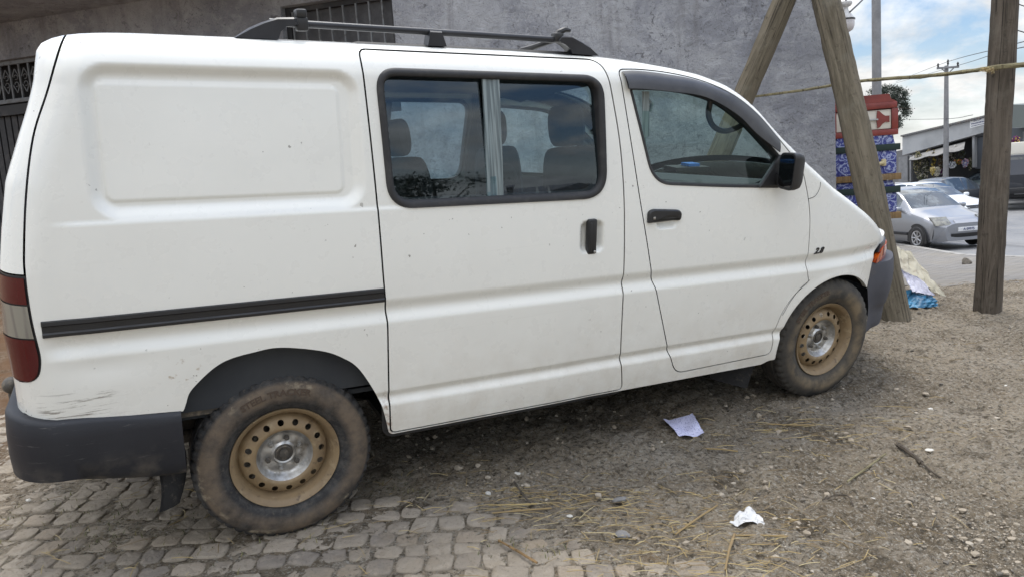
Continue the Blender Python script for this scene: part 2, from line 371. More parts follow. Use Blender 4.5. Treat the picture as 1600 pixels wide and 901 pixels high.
def plan(X):
    u = np.clip((X-2.50)/1.35, 0, .985); return .9*(1-(1-u**2.7)**(1/2.7))
XR = np.array([(.30, -.875), (.66, -.886), (.76, -.884), (.86, -.886), (.95, -.890), (1.17, -.876), (1.30, -.855), (1.455, -.826), (1.586, -.778), (1.68, -.742), (1.766, -.714), (1.864, -.697), (1.89, -.683), (1.91, -.655), (1.93, -.61)])
def xrear(Z): return np.interp(Z, XR[:, 0], XR[:, 1])
def rrect(X, Z, x0, x1, z0, z1, r):            # signed distance, negative inside
    qx = np.abs(X-(x0+x1)/2)-(x1-x0)/2+r; qz = np.abs(Z-(z0+z1)/2)-(z1-z0)/2+r
    return np.hypot(np.maximum(qx, 0), np.maximum(qz, 0))+np.minimum(np.maximum(qx, qz), 0)-r
def ysurf(X, Z):
    X = np.asarray(X, float); Z = np.asarray(Z, float)
    y = .105*(np.clip(Z-.93, 0, 2)/.9)**1.6+.22*np.clip(.49-Z, 0, 1)**1.5
    Rr = roll_r(X); zc = ztop(X)-Rr
    u = np.clip((Z-zc)/Rr, 0, .999); y = y+Rr*(1-np.sqrt(1-u*u))
    y = y+plan(X)
    u = np.clip((xrear(Z)+.14-X)/.14, 0, .97); y = y+.16*(1-np.sqrt(1-u*u))
    fade = ss((X+.80)/.10)*ss((3.42-X)/.12)
    y = y+fade*(.014*ss((.978-Z)/.050)-.020*ss((.928-Z)/.055))                       # upper body crease
    f2 = fade*ss((X-.30)/.05)
    y = y+f2*(.011*ss((.590-Z)/.030)-.017*ss((.560-Z)/.040))                         # lower body crease
    y = y-.005*ss((1.338-Z)/.016)*ss((X+.72)/.10)*ss((1.40-X)/.25)                   # belt line step
    d = rrect(X, Z, -.588, .338, 1.330, 1.840, .095); y = y+.028*ss(-d/.046)         # pressed panel
    d = rrect(X, Z, -.542, .262, 1.384, 1.782, .035); y = y-.0060*ss(-d/.014)
    d = rrect(X, Z, 1.277, 1.412, 1.078, 1.232, .040); y = y+.030*ss(-d/.034)        # sliding door handle cup
    d = rrect(X, Z, 1.690, 1.822, 1.160, 1.232, .034); y = y+.022*ss(-d/.030)        # front door handle cup
    y = y+.007*np.exp(-(((X+.60)/.13)**2+((Z-.845)/.045)**2))                        # dented corner
    da = np.sqrt(((X-2.972)/.435)**2+((Z-.437)/.392)**2)
    y = y-.006*np.exp(-((da-1.0)/.07)**2)*(da > .5)
    return y
def snorm(X, Z, mirror=False):
    e = .0015; fx = (ysurf(X+e, Z)-ysurf(X-e, Z))/(2*e); fz = (ysurf(X, Z+e)-ysurf(X, Z-e))/(2*e)
    n = np.stack([fx, -np.ones_like(fx), fz], -1); n /= np.linalg.norm(n, axis=1)[:, None]
    if mirror: n[:, 1] *= -1
    return Bn(n[:, 0], n[:, 1], n[:, 2])
WID = 1.80
def S(P, off=0., mirror=False):                # point of the side skin, off = outward
    P = np.asarray(P, float); y = ysurf(P[:, 0], P[:, 1])-off
    return B(P[:, 0], WID-y if mirror else y, P[:, 1])

_tX = np.linspace(-.602, 3.50, 170)
top_edge = np.stack([_tX, ztop(_tX)-.05*roll_r(_tX)], -1)
seam = spline([(-.602, 1.918), (-.662, 1.749), (-.718, 1.604), (-.757, 1.42), (-.783, 1.238), (-.788, 1.166), (-.789, 1.10), (-.787, 1.02), (-.781, .941), (-.779, .89), (-.790, .838), (-.815, .812), (-.850, .802)], 8)
_a = np.linspace(R(50), R(-192), 60)
arch_f = np.stack([2.972+.435*np.cos(np.linspace(R(44), R(183), 60)), .437+.392*np.sin(np.linspace(R(44), R(183), 60))], -1)
arch_r = spline([(.395, .40), (.378, .48), (.353, .562), (.278, .70), (.21, .760), (.13, .799), (-.012, .832), (-.104, .829), (-.229, .802), (-.332, .719), (-.358, .665), (-.368, .637)], 8)
outline = np.vstack([top_edge[::1], spline([(3.50, .905), (3.455, .955)], 3)[:0], [(3.470, .955), (3.40, .945), (3.338, .905), (3.312, .848), (3.305, .76)], arch_f, [(2.535, .41), (2.50, .408)],
                     [(x, .392) for x in np.linspace(2.45, .41, 60)], arch_r, [(-.392, .641), (-.60, .657), (-.813, .672), (-.862, .690)], [(-.862, z) for z in (.71, .74, .77, .80)], seam[::-1][1:-1]])
outline = resample(outline, .012)
sdoor = resample(rloop([(.356, 1.908), (.354, 1.858), (.368, 1.57), (.379, 1.331), (.389, 1.044), (.400, .886), (.400, .597), (.404, .402), (1.553, .402), (1.530, .557), (1.520, .844), (1.517, 1.056), (1.508, 1.346), (1.488, 1.569), (1.442, 1.812), (1.418, 1.905)],
                       [.05, .02, .3, .3, .1, .05, .1, .02, .02, .1, .1, .1, .1, .1, .1, .06]), .012)
fdoor = resample(rloop([(1.499, 1.868), (1.541, 1.623), (1.599, 1.313), (1.684, .951), (1.705, .90), (1.821, .548), (1.870, .436), (2.498, .448), (2.505, .559), (2.545, .665), (2.61, .755), (2.716, .822), (2.694, .876), (2.690, .946), (2.678, 1.20), (2.611, 1.395), (2.560, 1.455), (2.435, 1.567), (2.29, 1.694), (2.12, 1.787), (1.93, 1.842), (1.745, 1.866), (1.60, 1.872)],
                       [.03, .1, .1, .04, .04, .1, .05, .03, .03, .03, .05, .01, .03, .05, .1, .03, .03, .1, .1, .1, .1, .1, .05]), .012)
swin = resample(rloop([(.408, 1.836), (1.400, 1.832), (1.408, 1.334), (.430, 1.336)], [.075, .085, .11, .09], 10), .010)
fwin = resample(rloop([(1.548, 1.797), (1.602, 1.61), (1.672, 1.376), (2.10, 1.347), (2.455, 1.330), (2.455, 1.475), (2.24, 1.648), (2.075, 1.742), (1.925, 1.780), (1.745, 1.797)], [.02, .15, .10, .1, .02, .03, .1, .15, .1, .1], 8), .010)
def build_grid():
    zs = list(np.arange(.40, 1.93, .022)); zs += list(np.arange(.86, .99, .007))+list(np.arange(.505, .60, .006))+list(np.arange(1.312, 1.42, .006))+list(np.arange(1.74, 1.95, .010))+list(np.arange(1.06, 1.25, .009))
    xs = list(np.arange(-.86, 3.5, .026))+list(np.arange(-.60, -.47, .008))+list(np.arange(.22, .35, .008))+list(np.arange(1.27, 1.42, .009))+list(np.arange(1.68, 1.83, .011))+list(np.arange(-.86, -.72, .008))
    def thin(v, d):
        v = sorted(v); o = [v[0]]
        for a in v[1:]:
            if a-o[-1] > d: o.append(a)
        return np.array(o)
    X, Z = np.meshgrid(thin(xs, .0055), thin(zs, .0045)); return np.stack([X.ravel(), Z.ravel()], -1)
GAP_S, GAP_F = .0065, .0050
sd_o, fd_o = offset(sdoor, -GAP_S), offset(fdoor, -GAP_F)
def side_panels():
    P = build_grid(); ok = inpoly(P, outline); P = P[ok]
    loops = [outline, sdoor, sd_o, fdoor, fd_o, swin, fwin]
    d = np.full(len(P), 1e9)
    for L in loops: d = np.minimum(d, distloop(P, L))
    P = P[d > .0045]
    P = P+rng.uniform(-2e-5, 2e-5, P.shape)
    V, T = cdt(loops, P); C = V[T].mean(1)
    a2 = (V[T[:, 1]]-V[T[:, 0]])[:, 0]*(V[T[:, 2]]-V[T[:, 0]])[:, 1]-(V[T[:, 1]]-V[T[:, 0]])[:, 1]*(V[T[:, 2]]-V[T[:, 0]])[:, 0]
    T[a2 < 0] = T[a2 < 0][:, ::-1]
    inn = inpoly(C, outline); s1, s0, f1, f0 = inpoly(C, sdoor), inpoly(C, sd_o), inpoly(C, fdoor), inpoly(C, fd_o)
    w1, w2 = inpoly(C, swin), inpoly(C, fwin)
    return V, {'body': T[inn & ~s0 & ~f0], 'sdoor': T[s1 & ~w1], 'fdoor': T[f1 & ~w2]}
SV, ST = side_panels()
def panel(mb, key, loops, mirror, depth=.022, nrm=None):
    """adds a skin panel and its folded edges to lists verts/faces/normals"""
    T = ST[key]; ids = np.unique(T); mp = {int(a): i for i, a in enumerate(ids)}
    P = SV[ids]; k = len(mb.v)
    F = [[mp[int(a)] for a in t] for t in T]
    if mirror: F = [f[::-1] for f in F]
    mb.add(S(P, 0, mirror), F); nrm += list(snorm(P[:, 0], P[:, 1], mirror))
    for L, outer, dep in loops:                # outer: panel lies inside the loop
        n = len(L); nin = inward(L)*(1 if outer else -1)
        prof = [(0, 0), (.0018, .0035), (.0022, dep)]
        rows = [S(L+nin*a, -b, mirror) for a, b in prof]
        q = np.stack(rows, 1)                  # n x 3 x 3
        sgn = -1 if mirror else 1
        on = -nin; out = Bn(on[:, 0], 0*on[:, 0], on[:, 1])
        base = len(mb.v); pts = q.reshape(-1, 3); FF = []
        for i in range(n):
            for j in range(2):
                a, b_, c, d_ = i*3+j, ((i+1) % n)*3+j, ((i+1) % n)*3+j+1, i*3+j+1
                f = (a, b_, c, d_)
                FF.append(f)
        mb.add(pts, FF)
        sk = snorm(L[:, 0], L[:, 1], mirror); mid = sk+out; mid /= np.linalg.norm(mid, axis=1)[:, None]
        nn = np.stack([sk, out, out], 1).reshape(-1, 3); nrm += list(nn)

van = empty('van', OV, M, 'dirty white panel van with roof rack and mud-brown steel wheels, parked across the cobbles', 'van')
# ---- body shell
bm_ = MB(); nr = []
for mir in (False, True):
    panel(bm_, 'body', [(outline, True, .03), (sd_o, False, .025), (fd_o, False, .025)], mir, nrm=nr)
def add_grid_n(mb, nr, P, flip=False):         # grid with normals from its own shape
    P = np.asarray(P); du = np.gradient(P, axis=0); dv = np.gradient(P, axis=1); n = np.cross(du, dv); n /= np.linalg.norm(n, axis=2)[..., None]+1e-12
    if flip: n = -n
    mb.grid(P, flip=flip); nr += list(n.reshape(-1, 3))
# roof, pillars and bonnet: strips from the top edge across to the other side
def strip(X, s):                               # s: 0 at near edge .. 1 at far edge
    z0 = ztop(X)-.05*roll_r(X); y0 = ysurf(X, z0); Rr = roll_r(X)
    w = WID-2*y0; d = np.minimum(s, 1-s)*w
    rise = .05*Rr*(1-np.exp(-d/(.28*Rr)))+(.030+.05*ss((X-1.7)/.5))*(1-(2*s-1)**2)*ss(d/.15)
    return B(X, y0+s*w, z0+rise)
def strip_grid(x0, x1, n, svals):
    return np.array([[strip(x, np.array(s)) for s in svals] for x in np.linspace(x0, x1, n)]).reshape(n, len(svals), 3)
sv = np.r_[np.linspace(0, .10, 9), np.linspace(.13, .87, 16), np.linspace(.90, 1, 9)]
add_grid_n(bm_, nr, strip_grid(-.602, 1.66, 60, sv))
se = np.linspace(0, .055, 6)
add_grid_n(bm_, nr, strip_grid(1.66, 2.82, 50, se)); add_grid_n(bm_, nr, strip_grid(1.66, 2.82, 50, 1-se[::-1]))
body = obj('body', bm_.v, bm_.f, 'paint', van, normals=nr)
mb = MB(); nr = []
add_grid_n(mb, nr, strip_grid(2.826, 3.50, 30, sv)); bonnet = obj('bonnet', mb.v, mb.f, 'paint', van, normals=nr)
mb = MB(); nr = []
g = strip_grid(1.655, 2.823, 30, np.linspace(.05, .95, 24)); add_grid_n(mb, nr, g-np.array([0, 0, .004]))
obj('windscreen', mb.v, mb.f, 'glass_front', van, normals=nr)
mb = MB()
for s0, s1 in ((.048, .066), (.934, .952)):
    mb.grid(strip_grid(1.66, 2.82, 40, np.linspace(s0, s1, 3))-np.array([0, 0, .0025]))
for xa, xb in ((1.662, 1.70), (2.76, 2.818)):
    mb.grid(strip_grid(xa, xb, 4, np.linspace(.05, .95, 20))-np.array([0, 0, .0025]))
mb.obj('windscreen_seal', 'seal', van)

# ---- rear end: wraps round the corner
def wrap(zs, x_start, zc_roll=1.935):
    rows = []
    for z in zs:
        xs = x_start(z); xr = float(xrear(z)); u0 = np.clip((xr+.14-xs)/.14, 0, .97); t0 = math.asin(u0)
        side = [] 
        if xs > xr+.14: side = list(np.linspace(xs, xr+.14, 5)[:-1])
        pts = []
        for x in side: pts.append((x, float(ysurf(x, z))))
        zz = min(z, 1.915); yb = float(ysurf(xr+.14+.0, zz)) if xr+.14 > -.60 else float(ysurf(max(xr+.14, -.75), zz))
        if xs <= xr+.14: yb = float(ysurf(xs, z))-.16*(1-math.cos(t0))
        for t in np.linspace(t0, R(86), 14): pts.append((xr+.14-.14*math.sin(t), yb+.16*(1-math.cos(t))))
        xe, ye = pts[-1]
        for s in np.linspace(0, 1, 9)[1:]: pts.append((xe-.028*math.sin(s*math.pi/2), ye+(WID/2-ye)*s))
        near = [B(x, y, z) for x, y in pts]; far = [B(x, WID-y, z) for x, y in pts[-2::-1]]
        rows.append(near+far)
    return rows
def make_even(rows, n=64):
    out = []
    for r in rows:
        r = np.array(r); out.append(resample(r, 1, False) if False else np.stack([np.interp(np.linspace(0, 1, n), np.r_[0, np.cumsum(np.linalg.norm(np.diff(r, axis=0), axis=1))]/np.sum(np.linalg.norm(np.diff(r, axis=0), axis=1)), r[:, i]) for i in range(3)], -1))
    return np.array(out)
seam_x = lambda z: float(np.interp(z, seam[::-1, 1], seam[::-1, 0]))
mb = MB(); nr = []
zs = np.r_[np.linspace(1.175, 1.80, 26), np.linspace(1.82, 1.917, 12)]
W = make_even(wrap(zs, lambda z: seam_x(z)-.007), 90)
add_grid_n(mb, nr, W, flip=True)
k = len(mb.v)                                   # tailgate skin between the lamps
mid = W[0][15:-15]; low = np.array([p-np.array([0, 0, .36]) for p in mid]); add_grid_n(mb, nr, np.stack([low, mid], 0), flip=True)
top = W[-1]; back = np.array([strip(-.603, np.array(s)) for s in np.linspace(0, 1, 90)])
add_grid_n(mb, nr, np.stack([top, .5*(top+back), back-np.array([0.004, 0, 0.001])], 0), flip=True)
tail = obj('tailgate', mb.v, mb.f, 'paint', van, normals=nr)
mb = MB()
g = W[6:26, 25:-25]; n_ = np.array([-1, 0, .12]); mb.grid(g+n_*.004, flip=True); mb.obj('rear_window', 'black', tail)
# lamps: red, clear, red blocks round the corner, both sides
def lamp_block(z0, z1, mat, lampobj, mir, name):
    zz = np.linspace(z0, z1, max(4, int((z1-z0)/.012)))
    rows = [r[:24] for r in make_even(wrap(zz, lambda z: seam_x(z)-.006), 90)]
    P = np.array(rows)
    # a lamp stands 4 mm proud
    c = np.array(B(-.55, .5, 1.0)); dirv = P-c; dirv[..., 2] = 0; dirv /= np.linalg.norm(dirv, axis=2)[..., None]; P = P+dirv*.004
    if mir: P = P.copy(); P[..., 2] -= KT*(WID-2*P[..., 1]); P[..., 1] = WID-P[..., 1]-.03
    m = MB(); m.grid(P, flip=not mir); return m.obj(name, mat, lampobj, sharp=None)
for mir in (False, True):
    base = MB(); zz = np.linspace(.803, 1.170, 26); P = np.array([r[:25] for r in make_even(wrap(zz, lambda z: seam_x(z)-.001), 90)])
    if mir: P[..., 2] -= KT*(WID-2*P[..., 1]); P[..., 1] = WID-P[..., 1]-.03
    base.grid(P, flip=not mir); tl = base.obj('tail_light', 'black', van, sharp=None)
    lamp_block(1.078, 1.163, 'red', tl, mir, 'red_lens'); lamp_block(.965, 1.073, 'clear', tl, mir, 'reversing_lens'); lamp_block(.810, .960, 'red', tl, mir, 'red_lens')
mb = MB(); nr = []
add_grid_n(mb, nr, make_even(wrap(np.linspace(.66, .803, 14), lambda z: -.858), 90), flip=True)
W0 = make_even(wrap(np.array([.80, .803, .81, .85, .90]), lambda z: seam_x(z)), 90)
obj('rear_panel', mb.v, mb.f, 'paint', van, normals=nr)
tag(van.children[-1], 'rear corner panel with scraped paint above the bumper')

# ---- doors
def ring(loop, prof, off0=0., mirror=False):    # prof: (inward, outward) points swept round a loop on the skin
    n = inward(loop); rows = []
    for a, b in prof: rows.append(S(loop+n*a, b+off0, mirror))
    m = MB(); m.grid(np.stack(rows, 0), closev=True, flip=not mirror); return m
def pane(loop, off, mirror, sub=None):
    L = loop; x0, z0 = L.min(0); x1, z1 = L.max(0)
    X, Z = np.meshgrid(np.arange(x0, x1, .05), np.arange(z0, z1, .05)); P = np.stack([X.ravel(), Z.ravel()], -1)
    P = P[inpoly(P, L)]; P = P[distloop(P, L) > .015]
    V, T = cdt([L], P); C = V[T].mean(1); T = T[inpoly(C, L)]
    a2 = (V[T[:, 1]]-V[T[:, 0]])[:, 0]*(V[T[:, 2]]-V[T[:, 0]])[:, 1]-(V[T[:, 1]]-V[T[:, 0]])[:, 1]*(V[T[:, 2]]-V[T[:, 0]])[:, 0]
    T[a2 < 0] = T[a2 < 0][:, ::-1]
    # panes are gently curved but smooth: no pressed detail
    y = .105*(np.clip(V[:, 1]-.93, 0, 2)/.9)**1.6-off+.065*(V[:, 1]-1.34)-.004
    Pt = B(V[:, 0], WID-y if mirror else y, V[:, 1])
    if mirror: T = T[:, ::-1]
    return Pt, T
def clip_x(loop, x0, x1):
    L = loop.copy(); L[:, 0] = np.clip(L[:, 0], x0, x1); keep = [0]
    for i in range(1, len(L)):
        if np.linalg.norm(L[i]-L[keep[-1]]) > 1e-4: keep.append(i)
    return L[keep]
sealp = [(-.012, .001), (-.010, .007), (-.002, .010), (.008, .009), (.016, .003), (.020, -.006), (.020, -.055)]
thinp = [(-.004, .001), (-.002, .004), (.004, .004), (.010, .001), (.012, -.012), (.012, -.055)]
for mir in (False, True):
    m = MB(); nr = []; panel(m, 'sdoor', [(sdoor, True, .03), (swin, False, .025)], mir, nrm=nr)
    sd = obj('sliding_door', m.v, m.f, 'paint', van, normals=nr)
    jm = ring(offset(sdoor, -.003), [(-.03, 0), (.03, 0)], -.017, mir); jm.obj('dark_gap_backing', 'seal', sd)  # black strip backing the door gap, its colour put there as the gap's shade
    wf = ring(swin, sealp, 0, mir).obj('window_frame', 'seal', sd)
    gl = offset(swin, .016)
    for a, b, o in ((.30, .885, -.008), (.875, 1.5, -.014)):
        P, T = pane(clip_x(gl, a, b), o, mir); obj('window_pane', P, T, 'glass_side', sd)
    m = MB()
    for xa, xb, o, mm_ in ((.842, .915, -.006, 0),):
        zz = np.linspace(1.350, 1.818, 12); rows = []
        for x, oo in ((xa, o-.012), (xa, o), (xa+.014, o), (xa+.018, o-.004), (xa+.045, o-.004), (xa+.05, o), (xb, o), (xb, o-.012)):
            y = .105*(np.clip(zz-.93, 0, 2)/.9)**1.6-oo; xx = x+0*zz
            rows.append(B(xx, WID-y if mir else y, zz))
        m.grid(np.stack(rows, 0), flip=mir)
    m.obj('window_divider', 'channel', sd)
    # upright pull handle in its cup, with lock
    ys = lambda x, z: float(ysurf(x, z))
    def yb(x, z, o): 
        y = .105*(max(z-.93, 0)/.9)**1.6-o; return B(x, WID-y if mir else y, z)
    m = MB(); c = yb(1.342, 1.156, -.004); m.box(c, (.046, .030, .158), bev=.008); m.box(yb(1.330, 1.156, .010), (.014, .012, .13), bev=.004)
    hd = m.obj('door_handle', 'black', sd)
    MB().box(yb(1.352, 1.092, .014), (.012, .006, .012), bev=.003).obj('lock', 'steel', hd)
    # ---- front door
    m = MB(); nr = []; panel(m, 'fdoor', [(fdoor, True, .03), (fwin, False, .025)], mir, nrm=nr)
    fd = obj('front_door', m.v, m.f, 'paint', van, normals=nr)
    ring(offset(fdoor, -.0025), [(-.03, 0), (.03, 0)], -.017, mir).obj('dark_gap_backing', 'seal', fd)  # same dark backing, shade of the gap given by its colour
    wf = ring(fwin, thinp, 0, mir).obj('window_frame', 'seal', fd)
    P, T = pane(offset(fwin, .008), -.010, mir); obj('window_pane', P, T, 'glass_front', fd)
    m = MB()                                    # grip handle: bar with a shield end
    hl = rloop([(1.640, 1.200), (1.640, 1.250), (1.665, 1.262), (1.815, 1.252), (1.832, 1.235), (1.826, 1.205), (1.800, 1.200)], [.004, .015, .02, .015, .012, .012, .01], 5)
    rows = [S(hl, -.004, mir), S(hl, .012, mir), S(offset(hl, .006), .018, mir), S(offset(hl, .012), .018, mir)]
    m.grid(np.stack(rows, 0), closev=True, flip=not mir); cc = S(np.array([[1.735, 1.228]]), .0185, mir)
    k = len(m.v); m.v += [tuple(p) for p in rows[-1]]+[tuple(cc[0])]; n_ = len(hl); m.f += [(k+i, k+(i+1) % n_, k+n_) for i in range(n_)]; m.fm += [0]*n_
    hd = m.obj('door_handle', 'black', fd)
    MB().box(S(np.array([[1.668, 1.222]]), .019, mir)[0], (.013, .004, .013), bev=.002).obj('lock', 'steel', hd)
    # wind deflector over the window
    up_ = spline([(1.515, 1.864), (1.60, 1.868), (1.745, 1.859), (1.93, 1.836), (2.12, 1.780), (2.285, 1.690), (2.43, 1.568)], 6)
    lo_ = spline([(1.525, 1.790), (1.60, 1.789), (1.745, 1.781), (1.95, 1.760), (2.14, 1.683), (2.27, 1.590), (2.418, 1.505)], 6)
    rows = [S(up_*(1-t)+lo_*t, o, mir) for t, o in ((0, .004), (.02, .012), (.3, .024), (.65, .030), (.97, .031), (1, .027), (.97, .024), (.3, .018))]
    m = MB(); m.grid(np.stack(rows, 0), flip=not mir); m.obj('wind_deflector', 'visor', fd)
    # mirror: cover, base, glass
    my = (lambda p: np.array([p[0], WID-p[1], p[2]])) if mir else (lambda p: np.array(p))
    m = MB(); tri = np.array([(2.30, 1.335), (2.575, 1.335), (2.56, 1.37), (2.47, 1.475), (2.44, 1.495)])
    tri = resample(rloop(tri, .012, 4), .01); r0 = [S(tri, -.004, mir), S(tri, .010, mir), S(offset(tri, .008), .014, mir)]
    m.grid(np.stack(r0, 0), closev=True, flip=not mir); c0 = S(np.array([[2.46, 1.39]]), .014, mir)[0]; k = len(m.v); m.v += [tuple(p) for p in r0[-1]]+[tuple(c0)]; n_ = len(tri)
    m.f += [(k+i, k+(i+1) % n_, k+n_) for i in range(n_)]; m.fm += [0]*n_
    m.tube([my(B(2.44, .03, 1.37)), my(B(2.42, -.02, 1.385))], .032, 10)
    mi = m.obj('wing_mirror', 'black', fd)
    m = MB(); rows = []
    sec = rloop([(-.050, -.093), (.052, -.088), (.055, .084), (-.050, .092)], .030, 7)
    for xo, s_ in ((-.032, .96), (-.029, 1.0), (0, 1.0), (.028, .93), (.046, .72), (.054, .35)):
        rows.append([my(B(2.425+xo, -.058+p[0]*s_, 1.424+p[1]*s_)) for p in sec])
    rows = np.array(rows); m.grid(rows, closev=True, flip=mir)
    for row, fl in ((rows[0], 0), (rows[-1], 1)):
        k = len(m.v); m.v += [tuple(p) for p in row]; f_ = tuple(range(k, k+len(row))); m.f.append(f_ if fl else f_[::-1]); m.fm.append(0)
    m.obj('mirror_housing', 'black', mi, sharp=35)
    g = np.array([my(B(2.425-.0335, -.058+p[0]*.86, 1.424+p[1]*.86)) for p in sec]); obj('mirror_glass', g, [tuple(range(len(g)))], 'mirror', mi, smooth=False)
    # sliding door rail
    if True:
        xs = np.linspace(-.765, .386, 50); rows = []
        for z, o in ((1.021, .0005), (1.018, .007), (1.006, .008), (1.001, .002), (.981, .002), (.976, .007), (.966, .008), (.963, .0005)):
            zz = z-(.0)*xs; y = -o+np.array([float(ysurf(x, 1.04)) for x in xs])*0+0.105*(np.clip(zz-.93, 0, 1)/.9)**1.6+np.minimum(ysurf(xs, zz+0*xs), .004)*0
            yy = np.minimum(ysurf(xs, z+0*xs), .02)-o
            rows.append(B(xs, WID-yy if mir else yy, z+0*xs))
        rows = np.stack(rows, 0); m = MB(); m.grid(rows, flip=not mir)
        for e in (0, -1):
            k = len(m.v); m.v += [tuple(p) for p in rows[:, e]]; f_ = tuple(range(k, k+8)); m.f.append(f_); m.fm.append(0)
        dt = m.obj('door_rail', 'black', body, sharp=30)
        p = S(np.array([[-.735, .992]]), .009, mir)[0]; MB().box(p, (.012, .004, .010), bev=.002).obj('rail_screw', 'steel', van) if False else None
# fine seams on the front wing
m = MB()
def seamline(pts, w=.0016):
    L = spline(pts, 8); T = np.gradient(L, axis=0); T /= np.linalg.norm(T, axis=1)[:, None]; n = np.stack([-T[:, 1], T[:, 0]], -1)
    m.grid(np.stack([S(L+n*w, .0008), S(L-n*w, .0008)], 0))
seamline([(2.742, 1.345), (2.735, 1.31), (2.705, 1.275), (2.655, 1.262)]); m.obj('wing_seam', 'seal', body); m = MB(); seamline([(2.724, .83), (2.66, .79), (2.60, .725), (2.555, .655)])
m.obj('wing_seam', 'seal', body)

# ---- badge on the wing
def text_mesh(s, size, ext, shear=0., font=None):
    cu = bpy.data.curves.new('t', 'FONT'); cu.body = s; cu.size = size; cu.extrude = ext; cu.shear = shear; cu.align_x = 'CENTER'; cu.align_y = 'CENTER'; cu.resolution_u = 3
    if font: cu.offset = font
    o = bpy.data.objects.new('t', cu); COL.objects.link(o); dg = bpy.context.evaluated_depsgraph_get(); me = o.evaluated_get(dg).to_mesh()
    V = np.array([v.co[:] for v in me.vertices]); F = [list(p.vertices) for p in me.polygons]
    o.evaluated_get(dg).to_mesh_clear(); bpy.data.objects.remove(o); bpy.data.curves.remove(cu); return V, F
V, F = text_mesh('2.8', .050, .002, .45, .0012)
P = np.stack([2.765+V[:, 0]*1.05, .984+V[:, 1]*.9+V[:, 0]*.02], -1)
y = ysurf(P[:, 0], P[:, 1])-.003-V[:, 2]
obj('badge', B(P[:, 0], y, P[:, 1]), F, 'black', van, smooth=False)
# ---- bumpers
def bumper(name, side_rows, mat, front):
    m = MB(); m.grid(side_rows, flip=front); return m.obj(name, mat, van, sharp=50)
# rear bumper: starts behind the rear wheel, wraps the corner
rows = []
for z, o, zo in ((.664, -.090, 0), (.668, -.030, 0), (.672, .000, 0), (.668, .012, 0), (.655, .020, 0), (.60, .026, 0), (.52, .028, 0), (.45, .024, 0), (.405, .014, 0), (.388, -.002, 0), (.384, -.03, 0)):
    pts = []
    for x in np.linspace(-.378, -.76, 12):
        zl = z-.030*ss((x+.76)/.40)*(z > .6)+.065*ss((-.378-x)/.5)*ss((.46-z)/.06)
        pts.append(B(x, -.004-o+.0*x, zl))
    xr = -.903-o
    for t in np.linspace(0, R(90), 12)[1:]:
        pts.append(B(-.76-(abs(xr)-.76)*math.sin(t), -.004-o+(.15+o)*(1-math.cos(t)), z+.020*math.sin(t)*(z > .6)+.058*ss((.46-z)/.06)))
    for y in np.linspace(.16, WID-.16, 12)[1:-1]: pts.append(B(xr-.02*math.sin((y-.15)/(WID-.3)*math.pi), y, z+.058*ss((.46-z)/.06)))
    far = [np.array([p[0], WID-p[1], p[2]-KT*(WID-2*p[1])]) for p in pts[:23][::-1]]
    rows.append(pts+far)
rb = MB(); rows = np.array(rows); rb.grid(rows, flip=True)
for e in (0, -1):
    k = len(rb.v); L = rows[:, e]; rb.v += [tuple(p) for p in L]; rb.f.append(tuple(range(k, k+len(L)))); rb.fm.append(0)
rbump = rb.obj('rear_bumper', 'bumper', van, sharp=50)
# ball of the tow hitch
m = MB(); bp_ = B(-.965, .62, .66); m.tube([B(-.90, .62, .40), B(-.96, .62, .42), B(-.965, .62, .52), B(-.965, .62, .60)], [.025, .025, .018, .016], 12)
th = np.linspace(0, np.pi, 12); m.lathe(np.stack([.034*np.sin(th)+1e-4, -.034*np.cos(th)], -1), 18, B(-.965, .62, .622)); hitch = m.obj('tow_ball', 'iron', van, sharp=40)
# front bumper with its own plan, from the wheel opening round the nose
def fplan(x, o): 
    u = np.clip((x-2.62)/(1.29+o), 0, 1); return .9*(1-(1-u**2.8)**(1/2.8))
rows = []
edge = lambda z: 2.972+.435*math.sqrt(max(0, 1-((max(z, .437)-.437)/.392)**2)) if z < .80 else 3.306
for z, o in ((.848, -.10), (.846, -.01), (.842, .012), (.82, .020), (.76, .032), (.70, .036), (.64, .032), (.58, .022), (.555, .014), (.55, .006), (.50, .006), (.45, .006), (.415, -.002), (.40, -.05)):
    x0 = max(edge(z), 3.312)+.002; x1 = 3.905+o; pts = []
    u0 = (x0-2.62)/(x1-2.62); a0 = math.acos(min(1, u0**1.4)); 
    for a in np.linspace(a0, 0.0, 30):
        u = math.cos(a)**(1/1.4); yy = .9*(1-math.sin(a)**(1/1.4)) if a > 0 else .9
        xx_ = 2.62+(x1-2.62)*u; bl_ = float(ss((xx_-x0)/.22)); yf = float(plan(min(xx_, 3.6)))
        pts.append((xx_-o*(1-bl_)*0, (yf-.004)*(1-bl_)+(yy-o*.6*math.sin(a))*bl_))
    rows.append([B(x, y, z) for x, y in pts]+[B(x, WID-y, z) for x, y in pts[-2::-1]])
rows = np.array(rows); m = MB(); m.grid(rows)
fbump = m.obj('front_bumper', 'fbumper', van, sharp=50)
